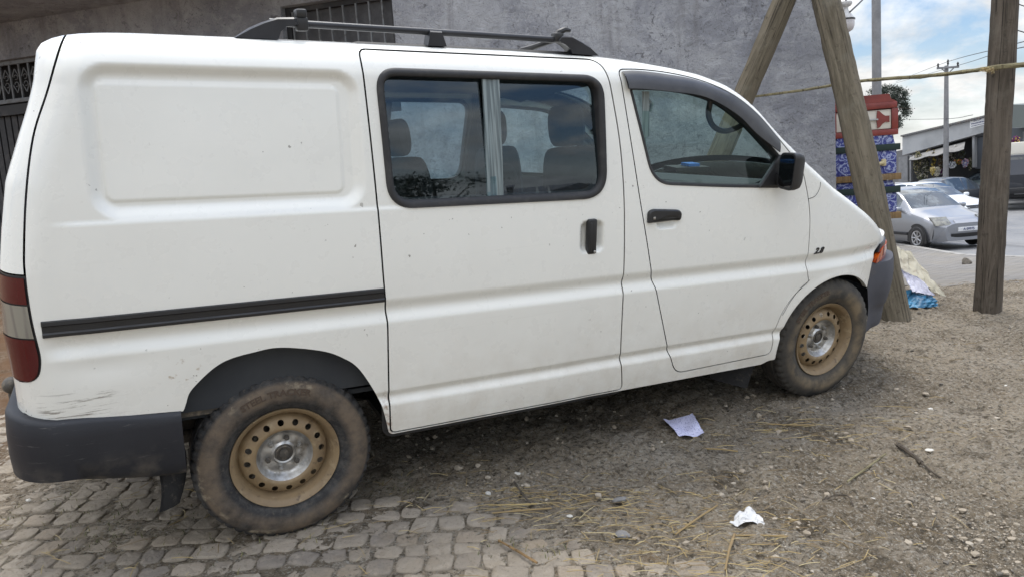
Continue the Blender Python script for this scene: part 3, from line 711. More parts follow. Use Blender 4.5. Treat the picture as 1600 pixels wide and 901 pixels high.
# nose panel: from the bonnet edge round the front
def nose_pts(z, n=24, o=0., x0=3.40, y_end=.9):
    u0 = (x0-2.50)/1.35; a0 = math.acos(u0**1.35); pts = []
    for a in np.linspace(a0, 0.0, n):
        u = math.cos(a)**(1/1.35); yy = .9*(1-math.sin(a)**(1/1.35)) if a > 1e-6 else .9
        k = 1-.09*ss((z-.86)/.16)
        pts.append((x0+(2.50+1.35*u-x0)*k+o, yy-o*math.sin(a)))
    return pts
rows = []
for z in (.830, .86, .90, .94, .965, .985):
    p = nose_pts(z); rows.append([B(x, y, z) for x, y in p]+[B(x, WID-y, z) for x, y in p[-2::-1]])
rows = np.array(rows); nrow = rows.shape[1]
hood = np.array([strip(3.50, np.array(s)) for s in np.linspace(0, 1, nrow)])
m = MB(); m.grid(np.concatenate([rows, (.45*rows[-1]+.55*hood+np.array([0, 0, .006]))[None], hood[None]], 0)); m.obj('nose_panel', 'paint', van, sharp=60)
# head lamps and amber turn signals in the corners
def corner_piece(name, mat, z0, z1, a_from, a_to, o, parent, mir, inset=lambda t: (0, 0)):
    rows = []
    for k_, z in enumerate(np.linspace(z0, z1, 8)):
        p = np.array(nose_pts(z, 60, o, 3.31)); t = k_/7
        i0, i1 = a_from(t), a_to(t); idx = np.linspace(i0, i1, 16)
        q = np.stack([np.interp(idx, np.arange(60), p[:, 0]), np.interp(idx, np.arange(60), p[:, 1])], -1)
        rows.append([B(x, (WID-y) if mir else y, z) for x, y in q])
    P = np.array(rows); mm2 = MB(); mm2.grid(P, flip=mir)
    back = np.array([[p*1.0 for p in r] for r in P]); c = np.array(B(3.35, WID/2, (z0+z1)/2))
    loop = np.vstack([P[0], P[1:, -1], P[-1, -2::-1], P[-2:0:-1, 0]]); inn = loop+(c-loop)/np.linalg.norm(c-loop, axis=1)[:, None]*.03
    mm2.grid(np.stack([loop, inn], 0), closev=True, flip=not mir)
    return mm2.obj(name, mat, parent, sharp=40)
for mir in (False, True):
    hl = corner_piece('head_light', 'clear', .855, .925, lambda t: 22, lambda t: 44, .012, van, mir)
    corner_piece('lamp_surround', 'rack', .905, .950, lambda t: 3+2*t, lambda t: 21.5, .010, hl, mir)
    corner_piece('turn_signal', 'amber', .848, .930, lambda t: 1.0+6.0*t*t, lambda t: 21, .017, van, mir)
m = MB(); p = np.array(nose_pts(.9, 60, .010)); q = p[46:]; L = np.vstack([q, np.stack([q[-2::-1, 0], WID-q[-2::-1, 1]], -1)])
m.grid(np.array([[B(x, y, z) for x, y in L] for z in (.865, .90, .935, .955)])); m.obj('grille', 'black', van)

# ---- roof rack: two rails with end feet and a middle foot, clamp stubs
for mir in (False, True):
    def rp(X, z, y=.26): return B(X, WID-y if mir else y, z)
    m = MB(); m.tube([rp(x, z) for x, z in zip(np.linspace(.05, 1.33, 14), np.linspace(1.994, 1.985, 14))], .0135, 12)
    rail = m.obj('roof_rail', 'rack', van)
    def foot(prof, name):
        m = MB(); rows = []
        for dy, sh in ((-.030, .0), (-.022, .006), (.022, .006), (.030, .0)):
            c = np.mean(prof, 0); q = [np.array(p)+(np.array([0, sh]) if p[1] > 1.95 else 0) for p in prof]
            rows.append([rp(x, z, .26+dy) for x, z in q])
        rows = np.array(rows); m.grid(rows, closev=True, flip=not mir)
        for e, fl in ((0, 1), (-1, 0)):
            k = len(m.v); m.v += [tuple(p) for p in rows[e]]; f_ = tuple(range(k, k+rows.shape[1])); m.f.append(f_ if fl else f_[::-1]); m.fm.append(0)
        return m.obj(name, 'rack', rail, sharp=35)
    foot([(-.075, 1.934), (-.02, 1.965), (.03, 1.988), (.075, 2.004), (.135, 2.008), (.150, 1.990), (.105, 1.980), (.085, 1.962), (.075, 1.934)], 'rail_foot')
    foot([(1.463, 1.926), (1.42, 1.955), (1.37, 1.978), (1.32, 1.998), (1.27, 1.996), (1.255, 1.980), (1.290, 1.966), (1.315, 1.948), (1.325, 1.930)], 'rail_foot')
    foot([(.655, 1.936), (.665, 1.988), (.715, 1.988), (.735, 1.936)], 'rail_foot')
    m = MB(); m.box(rp(.165, 1.992), (.045, .05, .05), bev=.008); m.box(rp(.163, 2.030), (.040, .06, .030), bev=.008); m.box(rp(.163, 2.012), (.022, .04, .03), bev=.004); m.obj('bar_clamp', 'black', rail)
    m = MB(); m.box(rp(1.262, 1.995), (.045, .045, .040), bev=.008); m.tube([rp(1.24, 1.985), rp(1.265, 2.015), rp(1.30, 2.030), rp(1.325, 2.027)], [.012, .014, .012, .008], 8)
    m.tube([rp(1.265, 1.99), rp(1.17, 1.955, .33), rp(1.13, 1.945, .36)], .012, 8); m.obj('bar_clamp', 'black', rail)

# ---- underside, wheel wells, flaps, exhaust
def boxv(m, x0, x1, y0, y1, z0, z1):
    c = B((x0+x1)/2, (y0+y1)/2, (z0+z1)/2); rot = np.array([[CP, 0, SP], [0, 1, 0], [-SP, 0, CP]]); m.box(c, (x1-x0, y1-y0, z1-z0), rot)
m = MB(); boxv(m, .42, 2.50, .08, WID-.08, .43, .47); boxv(m, -.84, .42, .36, WID-.36, .46, .50); boxv(m, 2.50, 3.42, .36, WID-.36, .42, .46); boxv(m, -.84, -.40, .05, WID-.05, .50, .54)
boxv(m, .46, 2.46, .42, .52, .36, .43); boxv(m, .46, 2.46, WID-.52, WID-.42, .36, .43)
m.tube([B(0, .2, .33), B(0, WID-.2, .33)], .05, 12); m.tube([B(2.972, .22, .43), B(2.972, WID-.22, .43)], .04, 12)
m.obj('chassis', 'under', van, smooth=False)
for mir in (False, True):
    for A in (arch_f, arch_r):
        L = A; inner = .36; rows = []
        for d, grow in ((.004, .0), (.02, .012), (.12, .02), (inner, .02)):
            c = np.array([L[:, 0].mean(), .42]); G = L+(L-c)/np.linalg.norm(L-c, axis=1)[:, None]*grow
            y = ysurf(L[:, 0], L[:, 1])*0+d
            if A is arch_f: y = y+plan(np.minimum(L[:, 0], 3.40))
            rows.append(B(G[:, 0], WID-y if mir else y, G[:, 1]))
        m = MB(); m.grid(np.stack(rows, 0), flip=mir)
        back = rows[-1]; k = len(m.v); m.v += [tuple(p) for p in back]; m.f.append(tuple(range(k, k+len(back)))); m.fm.append(0)
        m.obj('wheel_well', 'liner', van)
fy = lambda y, mir: WID-y if mir else y
for mir in (False, True):
    # mud flaps
    m = MB(); rows = []
    for t in np.linspace(0, 1, 8):
        z = .47-.25*t; x = -.435-.02*t+.02*math.sin(t*3); w = .12*(1-.55*t**2.2); c = .10+.01*math.sin(5*t)
        rows.append([B(x+.075*s+.012*math.sin(s*3+t*2), fy(c-.03+.75*w*s, mir), z) for s in np.linspace(-.5, .5, 6)])
    rows = np.array(rows); m.grid(rows); m.grid(rows+np.array([.008, 0, 0]), flip=True); m.obj('mud_flap', 'flap', van)
    m = MB(); rows = []
    for t in np.linspace(0, 1, 6):
        z = .44-.20*t; rows.append([B(2.44-.16*s*(1-.3*t)-.05*t+.02, fy(.045+.16*s, mir), z+.01*s) for s in np.linspace(0, 1, 6)])
    rows = np.array(rows); m.grid(rows); m.grid(rows+np.array([.012, 0, 0]), flip=True); m.obj('mud_flap', 'flap', van)
MB().tube([B(-.1, .40, .36), B(-.6, .38, .36), B(-.82, .34, .345)], .030, 14, caps=False).obj('exhaust_pipe', 'iron', van)
MB().tube([B(-.62, .16, .46), B(-.72, .16, .39), B(-.80, .18, .385)], .034, 12).obj('tow_bracket', 'iron', van)
# broken, rusty end of the bumper bracket behind the wheel
m = MB(); boxv(m, -.40, -.24, .07, .16, .575, .625); m.obj('bumper_bracket', 'iron', van)

# ---- wheels
tyre_prof = [(.212, .070), (.216, .078), (.224, .080), (.235, .090), (.255, .100), (.280, .104), (.305, .101), (.322, .093), (.332, .086), (.338, .083), (.347, .076), (.3505, .066), (.351, .040), (.342, .036), (.342, .030), (.351, .026), (.351, -.026), (.342, -.03), (.342, -.036), (.351, -.04), (.3505, -.066), (.338, -.083), (.305, -.101), (.255, -.100), (.224, -.08), (.212, -.070)]
def lug(ti, r):
    r = r.copy()
    if (ti//2) % 3 == 0:
        for i in (9, 10, 11, 12, 19, 20): r[i] -= .0075
    return r
def rim_disc():
    holes = [np.array([(.1455*math.cos(a)+.0125*math.cos(t), .1455*math.sin(a)+.0125*math.sin(t)) for t in np.linspace(0, 2*np.pi, 12, endpoint=False)]) for a in np.linspace(0, 2*np.pi, 16, endpoint=False)+.1]
    circ = lambda r, n: np.array([(r*math.cos(t), r*math.sin(t)) for t in np.linspace(0, 2*np.pi, n, endpoint=False)])
    ex = [circ(r, n)+1e-5 for r, n in ((.037, 24), (.042, 28), (.050, 32), (.058, 36), (.070, 40), (.080, 44), (.086, 48), (.091, 48), (.096, 52), (.102, 56), (.106, 60), (.116, 66), (.122, 70), (.128, 72), (.163, 90))]
    extra = np.vstack(ex); V, T = cdt([circ(.172, 96), circ(.033, 24), circ(.111, 72)]+holes, extra); C = V[T].mean(1); r = np.linalg.norm(C, axis=1)
    ok = (r < .172) & (r > .0328)
    for h in holes: ok &= ~inpoly(C, h)
    a2 = (V[T[:, 1]]-V[T[:, 0]])[:, 0]*(V[T[:, 2]]-V[T[:, 0]])[:, 1]-(V[T[:, 1]]-V[T[:, 0]])[:, 1]*(V[T[:, 2]]-V[T[:, 0]])[:, 0]
    T[a2 < 0] = T[a2 < 0][:, ::-1]
    rv = np.linalg.norm(V, axis=1)
    o = np.interp(rv, [.033, .036, .042, .05, .083, .090, .100, .110, .120, .132, .160, .172], [.030, .034, .036, .028, .026, .028, .042, .056, .062, .060, .050, .030])
    ang = np.arctan2(V[:, 1], V[:, 0]); o = o+.004*ss((rv-.048)/.01)*ss((.085-rv)/.012)*np.cos(6*ang+1)
    T = T[ok]; rc = np.linalg.norm(V[T].mean(1), axis=1)
    return np.stack([V[:, 0], -o, V[:, 1]], -1), T, rc
wheels = []
def make_wheel(tyre_mat):
    w = bpy.data.objects.new('wheel', None); COL.objects.link(w); w.empty_display_size = .1
    m = MB(); prof = [(r, -o) for r, o in tyre_prof]; m.lathe(prof, 288, axis='y', mod=lug); ty = m.obj('tyre', tyre_mat, w, sharp=50)
    def arc_text(s, size, rad, a0, flipdir, off, spread=1.0):
        V, F = text_mesh(s, size, .0022, 0, .001); th = a0-(V[:, 0]*spread)/rad; r = rad+V[:, 1]
        o = np.interp(r, [.235, .255, .280, .305, .322], [.090, .100, .104, .101, .093])+.0005+V[:, 2]
        return np.stack([r*np.cos(th), -o, r*np.sin(th)], -1), F
    for s, sz, rad, a in (('STEEL TRACKER', .034, .292, R(98)),):
        V, F = arc_text(s, sz, rad, a, 1, 0, 1.12); obj('lettering', V, F, 'letters', ty, smooth=False)
    m = MB(); m.lathe([(.1715, -.030), (.176, -.022), (.184, -.034), (.190, -.058), (.194, -.070), (.203, -.076), (.2095, -.083), (.2125, -.084), (.2135, -.078), (.212, -.070), (.200, -.062), (.186, .03), (.186, .08), (.212, .09)], 96, axis='y')
    V, T, rc = rim_disc(); k = len(m.v)
    far = rc > .1108; m.add(V, T[far], 0); m.add(V, T[~far], 1)
    rim = m.obj('rim', 'rim', w, sharp=45, mats=['rim', 'steel'])
    m = MB(); m.lathe([(.0335, -.020), (.0335, -.036), (.030, -.038), (.028, -.030), (.020, -.030), (.018, -.038), (.001, -.040)], 24, axis='y'); m.obj('hub', 'iron', w, sharp=35)
    for i in range(6):
        a = i*np.pi/3+.35; m = MB(); c = (.0665*math.cos(a), 0, .0665*math.sin(a))
        m.lathe([(.0115, -.022), (.0115, -.030), (.0098, -.034), (.0098, -.040), (.0080, -.043), (.0055, -.043), (.005, -.047), (.0005, -.048)], 6, c, axis='y'); m.obj('wheel_nut', 'iron' if i % 2 else 'steel', w, sharp=30)
    return w
def copy_wheel(src):
    c = src.copy(); COL.objects.link(c)
    for ch in src.children:
        d = ch.copy(); COL.objects.link(d); d.parent = c
        for g in ch.children:
            e = g.copy(); COL.objects.link(e); e.parent = d
    return c
w0 = make_wheel('tyre'); w1 = make_wheel('tyre_grey')
for k_, (w, x, y, flip, spin) in enumerate(((w0, 0., .128, 0, R(4)), (w1, 2.985, .130, 0, R(-25)))):
    w.parent = van; w.location = (x, y, .341); w.rotation_euler = (0, spin, 0)
    f = copy_wheel(w); f.parent = van; f.location = (x, WID-y, .341-KT*(WID-y-.1)); f.rotation_euler = (0, spin, np.pi)

# ---- cabin: headlining, trim, seats, wheel, dashboard
m = MB()
g = np.array([[B(x, y, 1.865+.02*math.sin((y-.2)/1.4*math.pi)-.10*ss((x-1.45)/.4)*.6) for y in np.linspace(.16, WID-.16, 8)] for x in np.linspace(-.58, 1.72, 12)])
m.grid(g, flip=True); m.obj('headlining', 'liner_roof', van)
m = MB()
for mir in (False, True):
    f_ = lambda y: WID-y if mir else y
    for x0, x1, z0, z1 in ((-.56, .40, .60, 1.86), (.40, 1.50, .60, 1.335), (1.58, 2.60, .60, 1.345), (1.415, 1.535, 1.30, 1.86)):
        P = np.array([[B(x, f_(.055+.105*(max(z-.93, 0)/.9)**1.6+(.03 if z > 1.8 else 0)), z) for z in np.linspace(z0, z1, 8)] for x in np.linspace(x0, x1, 4)]); m.grid(P, flip=mir)
boxv(m, -.72, 2.7, .10, WID-.10, .62, .64); boxv(m, -.60, -.58, .2, WID-.2, .62, 1.78)
m.obj('interior_trim', 'trim', van, smooth=False)
def seat(x, y, w, hz, recl, head):
    s = bpy.data.objects.new('seat', None); COL.objects.link(s); s.parent = van; s.empty_display_size = .1
    rot = np.array([[math.cos(recl), 0, -math.sin(recl)], [0, 1, 0], [math.sin(recl), 0, math.cos(recl)]])
    def blob(cx, cz, sx, sz, sy, name, e=3.2):
        th = np.linspace(0, 2*np.pi, 28, endpoint=False); rows = []
        for t in np.linspace(-1, 1, 9):
            k = (1-abs(t)**4)**.25 if abs(t) < 1 else .35
            k = max(k, .35)
            c_, s__ = np.cos(th), np.sin(th); px = np.sign(c_)*np.abs(c_)**(2/e)*sx*k; pz = np.sign(s__)*np.abs(s__)**(2/e)*sz*(.85+.15*k)
            P = np.stack([px, np.full(28, t*sy), pz], -1) @ rot.T
            rows.append(B(x+cx+P[:, 0], y+P[:, 1], cz+P[:, 2]))
        rows = np.array(rows); mm = MB(); mm.grid(rows, closev=True, flip=True)
        for e_, fl in ((0, 0), (-1, 1)):
            k = len(mm.v); mm.v += [tuple(p) for p in rows[e_]]; q = tuple(range(k, k+28)); mm.f.append(q if fl else q[::-1]); mm.fm.append(0)
        mm.obj(name, 'seat', s, sharp=60)
    blob(0, hz-.30, .075, .33, w/2, 'backrest'); blob(.24, hz-.62, .30, .09, w/2, 'seat_base')
    for dy in head: 
        mm = None
        yy = y; y = yy+dy
        blob(-.03-.33*math.sin(recl)*1.0, hz+.125, .055, .10, .13, 'headrest', 2.6); y = yy
    return s
seat(.40, .50, .50, 1.49, .22, (0,)); seat(.40, 1.20, .62, 1.45, .22, ())
seat(.92, 1.26, .66, 1.47, .20, (0,))
seat(1.52, .46, .52, 1.50, .16, (0,)); seat(1.50, 1.34, .52, 1.52, .16, (0,)); seat(1.30, .86, .36, 1.42, .16, ())
m = MB()
prof = [(2.30, 1.24), (2.33, 1.33), (2.42, 1.355), (2.62, 1.345), (2.80, 1.30), (2.80, 1.0), (2.36, 1.0)]
m.prism([B(x, .12, z) for x, z in prof], B(0, WID-.24, 0)); m.obj('dashboard', 'trim', van, smooth=False)
m = MB(); c = np.array([2.20, 1.36, 1.47]); n_ = np.array([-.62, 0, .78]); a_ = np.array([0, 1, 0]); b_ = np.cross(n_, a_)
m.tube([B(*(c+.185*(math.cos(t)*a_+math.sin(t)*b_))) for t in np.linspace(0, 2*np.pi, 40)], .016, 10, caps=False)
for t in (0.2, np.pi-.2, np.pi*1.5): m.tube([B(*c), B(*(c+.18*(math.cos(t)*a_+math.sin(t)*b_)))], .014, 8)
m.tube([B(*c), B(*(c+np.array([.22, 0, -.20])))], .03, 10); m.obj('steering_wheel', 'black', van)
m = MB(); m.tube(spline([B(2.03, .12, 1.745), B(2.035, .13, 1.68), B(2.08, .14, 1.625), B(2.15, .14, 1.60), B(2.21, .13, 1.612), B(2.25, .12, 1.635)], 6), .014, 8); m.obj('grab_handle', 'black', van)
m = MB(); m.grid(np.array([[B(1.625+.02*t, .11, 1.78-.20*t), B(1.665+.02*t, .11, 1.78-.20*t)] for t in np.linspace(0, 1, 5)])); m.tube([B(1.66, .12, 1.745), B(1.70, .13, 1.725), B(1.69, .13, 1.69)], .009, 8); m.tube([B(1.665, .115, 1.58), B(1.68, .12, 1.40)], .007, 6); m.obj('seat_belt', 'channel', van)
m = MB(); boxv(m, 1.93, 2.14, .20, .30, 1.395, 1.42); tray = m.obj('tray', 'black', van, smooth=False)
m = MB(); boxv(m, 2.02, 2.09, .22, .28, 1.421, 1.435); m.obj('tissue_packet', 'blue', tray, smooth=False)
# ------------------------------------------------------------------ ground materials
d = Mat('dirt', (.365, .306, .226), .95, spec=.2)
d.over((.185, .147, .10), d.ramp(d.noise(1.1, 8, .65), .42, .64)); d.over((.41, .36, .29), d.ramp(d.noise(2.3, 8, .7), .50, .68, 0, .85))
d.over((.25, .180, .105), d.ramp(d.noise(1.9, 7, .7, dist=.6), .58, .70, 0, .75)); d.over((.47, .44, .38), d.ramp(d.noise(70, 5, .75), .51, .61, 0, .85)); d.over((.085, .070, .05), d.ramp(d.noise(42, 7, .78), .50, .60, 0, .9)); d.over((.060, .046, .030), d.ramp(d.noise(5, 8, .75, dist=.5), .55, .66, 0, .75)); d.over((.055, .042, .028), d.ramp(d.noise(17, 7, .75), .58, .68, 0, .75))
x, y, z = d.sep()
d.over((.20, .115, .062), d.math('MULTIPLY', d.ramp(x, -2.2, -3.4), d.ramp(d.noise(3, 6), .35, .6, .4, 1)))
d.bump(d.noise(26, 8, .75), .95, .04); d.bump(d.noise(120, 5, .75), .9, .010); MT['dirt'] = d.m
s_ = Mat('cobble_stone', (.335, .288, .228), .85, spec=.3)
geo = N(s_.nt, 'ShaderNodeNewGeometry'); rpi = geo.outputs['Random Per Island']
s_.over((.40, .345, .275), s_.ramp(rpi, .35, .8)); s_.over((.27, .235, .195), s_.ramp(rpi, .22, .10)); s_.over((.36, .30, .23), s_.ramp(rpi, .84, .95))
s_.over((.46, .40, .32), s_.ramp(s_.noise(16, 8, .7), .52, .72, 0, .7)); s_.over((.16, .14, .11), s_.ramp(s_.noise(40, 6, .7), .58, .70, 0, .6))
s_.over((.31, .25, .175), s_.ramp(s_.noise(2.3, 6, .7), .52, .66, 0, .6))
s_.over((.15, .13, .10), s_.ramp(s_.noise(90, 5, .75), .56, .68, 0, .7)); s_.bump(s_.noise(22, 8, .75), .8, .02); s_.bump(s_.noise(110, 6, .75), .8, .006); MT['sett'] = s_.m
p_ = Mat('pavement_brick', (.30, .285, .265), .9, spec=.25)
br = N(p_.nt, 'ShaderNodeTexBrick', Scale=1.0); br.inputs['Brick Width'].default_value = .24; br.inputs['Row Height'].default_value = .13; br.inputs['Mortar Size'].default_value = .012; br.inputs['Bias'].default_value = 0.
br.inputs['Color1'].default_value = (.25, .24, .23, 1); br.inputs['Color2'].default_value = (.185, .178, .17, 1); br.inputs['Mortar'].default_value = (.11, .10, .085, 1)
p_.l(p_.co(), br.inputs['Vector']); p_.over(br.outputs['Color'], 1.0); p_.over((.245, .222, .185), p_.ramp(p_.noise(1.2, 7, .7), .42, .66, 0, .75)); p_.over((.17, .16, .14), p_.ramp(p_.noise(12, 6, .7), .58, .72, 0, .6))
p_.bump(br.outputs['Fac'], -.4, .01); p_.bump(p_.noise(40, 6), .4, .01); MT['pave'] = p_.m
a_ = Mat('asphalt', (.17, .172, .177), .75, spec=.4); a_.over((.24, .235, .23), a_.ramp(a_.noise(.5, 7, .65), .40, .66, 0, .8)); a_.over((.05, .05, .05), a_.ramp(a_.noise(1, 5, .6, a_.scaled((1.2, .12, 1))), .55, .7, 0, .6))
a_.rough(a_.ramp(a_.noise(2, 4), .35, .7, .45, .8)); a_.bump(a_.noise(120, 4), .4, .005); MT['asphalt'] = a_.m
k_ = Mat('kerb_concrete', (.33, .32, .30), .9); k_.over((.18, .17, .15), k_.ramp(k_.noise(4, 7, .7), .45, .68)); MT['kerb'] = k_.m
w = Mat('grey_plaster', (.372, .380, .404), .92, spec=.2)
w.over((.27, .278, .308), w.ramp(w.noise(1.3, 9, .70, dist=.5), .44, .58)); w.over((.465, .474, .50), w.ramp(w.noise(4.5, 9, .78, dist=.4), .50, .66, 0, .85))
w.over((.115, .115, .125), w.math('MULTIPLY', w.ramp(w.noise(15, 8, .78, dist=1.2), .535, .63), w.ramp(w.noise(2.0, 4), .40, .62, .15, 1)))
w.over((.085, .085, .09), w.math('MULTIPLY', w.ramp(w.noise(60, 4, .6), .62, .70), .8))
w.over((.17, .165, .17), w.ramp(w.noise(1, 7, .7, w.scaled((3.2, 3.2, .35))), .54, .70, 0, .7))
vc = N(w.nt, 'ShaderNodeTexVoronoi', Scale=.55, feature='DISTANCE_TO_EDGE'); dn = N(w.nt, 'ShaderNodeTexNoise', Scale=2.2, Detail=7., Roughness=.65); w.l(w.co(), dn.inputs['Vector']); va = N(w.nt, 'ShaderNodeVectorMath', operation='MULTIPLY_ADD'); w.l(dn.outputs['Color'], va.inputs[0]); va.inputs[1].default_value = (1.1, 1.1, 1.1); w.l(w.co(), va.inputs[2]); w.l(va.outputs[0], vc.inputs['Vector'])
w.over((.09, .09, .095), w.math('MULTIPLY', w.ramp(vc.outputs['Distance'], .007, .002), w.ramp(w.noise(.9, 3), .48, .60, 0, .75)))
w.bump(w.noise(7, 9, .75, dist=.6), .9, .05); w.bump(w.noise(70, 5, .7), .5, .008); MT['plaster'] = w.m
def wood(name, c1, c2, c3):
    m = Mat(name, c1, .85, spec=.25); g = m.noise(1, 9, .75, m.scaled((15, 15, 1.5)), .7)
    m.over(c2, m.ramp(g, .42, .60)); m.over(c3, m.ramp(m.noise(1, 6, .7, m.scaled((48, 48, .9))), .56, .63, 0, .9)); m.over(c3, m.ramp(m.noise(14, 7, .75), .58, .68, 0, .7)); m.over((.20, .185, .15), m.ramp(m.noise(3, 7, .7), .52, .74, 0, .55))
    m.bump(g, .9, .02); m.bump(m.noise(1, 5, .7, m.scaled((90, 90, 3))), .6, .006); return m.m
MT['pole_wood'] = wood('weathered_pole_wood', (.182, .155, .113), (.10, .085, .060), (.035, .028, .020))
MT['pole_wood_dark'] = wood('dark_pole_wood', (.140, .116, .092), (.075, .062, .048), (.026, .021, .017))
MT['bamboo'] = wood('dry_stick', (.27, .24, .14), (.18, .155, .09), (.08, .065, .04))
MT['plank'] = wood('pine_plank', (.30, .195, .095), (.22, .14, .065), (.13, .08, .035))
c_ = Mat('concrete_pole', (.25, .25, .255), .9); c_.over((.17, .17, .175), c_.ramp(c_.noise(2, 7, .7), .42, .66)); MT['concrete'] = c_.m
MT['cable'] = Mat('cable', (.02, .02, .022), .6).m
g_ = Mat('gate_iron', (.030, .031, .034), .6); g_.over((.075, .07, .068), g_.ramp(g_.noise(5, 7), .5, .72)); MT['gate'] = g_.m
g_ = Mat('grille_iron', (.16, .17, .18), .55); g_.over((.09, .085, .08), g_.ramp(g_.noise(20, 6), .5, .7)); MT['grille'] = g_.m
g_ = Mat('dusty_dark_pane', (.055, .055, .060), .5); g_.over((.11, .11, .115), g_.ramp(g_.noise(3, 7, .7), .46, .7)); MT['dark_pane'] = g_.m
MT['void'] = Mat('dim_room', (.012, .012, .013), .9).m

# ------------------------------------------------------------------ ground sheet
def axis(fine0, fine1, step, far0, far1):
    a = list(np.arange(fine0, fine1, step)); s = step; v = a[-1]
    while v < far1: s *= 1.22; v += s; a.append(v)
    s = step; v = a[0]; b = []
    while v > far0: s *= 1.22; v -= s; b.append(v)
    return np.array(b[::-1]+a)
def fbm(x, y, seed, octs, base):
    r = np.random.default_rng(seed); out = np.zeros_like(x)
    for o in range(octs):
        for _ in range(5):
            a = r.uniform(0, 2*np.pi); f = base*2**o*r.uniform(.7, 1.4); out += np.sin((x*np.cos(a)+y*np.sin(a))*f*2*np.pi+r.uniform(0, 6.28))*(.52**o)/5
    return out
SETT_EDGE = np.array([ghit(*q)[:2] for q in [(470, 690), (600, 752), (700, 768), (765, 782), (825, 815), (880, 846), (960, 862), (1090, 876), (1230, 894), (1330, 960)]])
SETT_POLY = np.vstack([SETT_EDGE, [[1.2, -1.5], [-7, -1.5], [-7, 5.2], [-3.3, 4.6], [-2.2, 4.2], [-1.2, 3.9]]])
def sett_mask(x, y, soft=.10):
    P = np.stack([x.ravel(), y.ravel()], -1); inn = inpoly(P, SETT_POLY); d = distloop(P, SETT_POLY)
    return ss(np.where(inn, d, -d)/soft*.5+.5).reshape(x.shape)
def wheel_press(x, y): return 0
gx = axis(-3.2, 6.2, .034, -700, 700); gy = axis(1.7, 8.6, .034, -60, 900)
GX, GY = np.meshgrid(gx, gy, indexing='ij')
GH = ground_h(GX, GY)
near = ss((9.5-GY)/1.5)*ss((GY+1)/1)*ss((6.8-GX)/1)*ss((GX+5)/1)
mound = .05*np.exp(-(((GX-2.35)/.45)**2+((GY-3.15)/.30)**2))+.03*np.exp(-(((GX-4.6)/.5)**2+((GY-5.6)/.15)**2))
rough_ = .010*fbm(GX, GY, 1, 3, .45)+.010*fbm(GX, GY, 2, 4, 2.2)+.0075*rng.standard_normal(GX.shape)
mask = np.zeros_like(GX); sel = (GX > -4) & (GX < 2.6) & (GY > 1.5) & (GY < 6); mask[sel] = sett_mask(GX[sel], GY[sel])
k0 = ss((GX+4.5)/.8)*0+mask
lift = .010*(1-mask)+.0025*mask
GZ = GH+near*(rough_*(1-.75*mask)+lift+mound*(1-mask))
for c in ((-.95, 2.92), (1.79, 4.35)): pass
# lower the sheet a little under the road
def kerb_x(y): return 9.5+.117*(y-14.0)+np.clip(9-y, 0, 30)*.02
GZ = GZ-.25*ss((GX-kerb_x(GY))/.4+.2)*(GX < 900)
GZ = np.where((GX > 6.6) & (GX < kerb_x(GY)+.3), GZ-.04, GZ)
m = MB(); m.grid(np.stack([GX, GY, GZ], -1)); tag(m.obj('ground', 'dirt', sharp=None), kind='structure')
# cobbles: every stone modelled, all in one paving
m = MB()
def sett_row():
    y = 1.55
    row = 0
    while y < 5.3:
        hgt = .106*(1+.10*math.sin(row*2.1)); x = -5.2+random.uniform(0, .15)
        bend = lambda xx: .05*math.sin(xx*1.3+row*.05)+.02*math.sin(xx*4+row)
        while x < 1.3:
            wd = random.uniform(.085, .145); cx, cy = x+wd/2, y+hgt/2+bend(x)
            if (abs(cx) < 1.05*cy+.3):
                yield cx, cy, wd-.005, hgt-.005
            x += wd
        y += hgt; row += 1
cand = list(sett_row()); cx = np.array([c[0] for c in cand]); cy = np.array([c[1] for c in cand])
ok = sett_mask(cx, cy, .02) > .55; dist = distloop(np.stack([cx, cy], -1), SETT_POLY)
bury = fbm(cx, cy, 9, 3, .6)*1.6
ng = 6
for i, c in enumerate(cand):
    if not ok[i] or random.random() < .015: continue
    cx_, cy_, wd, hg = c; sx, sy = wd/2*random.uniform(.93, 1.0), hg/2*random.uniform(.90, 1.0)
    sk = random.uniform(-.16, .16); an = random.uniform(-.14, .14); e = random.uniform(3.0, 5.5)
    lift_ = .005+random.uniform(-.005, .005)-.010*max(0, 1-dist[i]/.15)-.006*max(0, bury[i])
    tx, ty = random.uniform(-.05, .05), random.uniform(-.05, .05)
    th = np.linspace(0, 2*np.pi, 18, endpoint=False); ct, st = np.cos(th), np.sin(th)
    bx = np.sign(ct)*np.abs(ct)**(2/e); by = np.sign(st)*np.abs(st)**(2/e); wob = 1+.055*rng.standard_normal(18)
    wob = .5*wob+.25*(np.roll(wob, 1)+np.roll(wob, -1)); rows = []
    for f_, zz in ((1.0, -.045), (1.0, -.007), (.985, -.001), (.95, .0015), (.74, .0028), (.38, .0038)):
        px = bx*sx*f_*wob; py = by*sy*f_*wob; X_ = px*math.cos(an)-py*math.sin(an)+sk*py; Y_ = px*math.sin(an)+py*math.cos(an)
        zz_ = zz+tx*X_+ty*Y_+.0022*rng.standard_normal(18)*(f_ < .99)
        rows.append(np.stack([cx_+X_, cy_+Y_, ground_h(cx_+X_, cy_+Y_)+lift_+zz_], -1))
    rows = np.array(rows); m.grid(rows, closev=True, flip=True)
    k = len(m.v); m.v.append(tuple(rows[-1].mean(0)+np.array([0, 0, .001]))); n_ = 18; b0 = k-n_
    m.f += [(b0+j, b0+(j+1) % n_, k) for j in range(n_)]; m.fm += [0]*n_
tag(m.obj('cobbled_paving', 'sett', sharp=None), kind='structure')
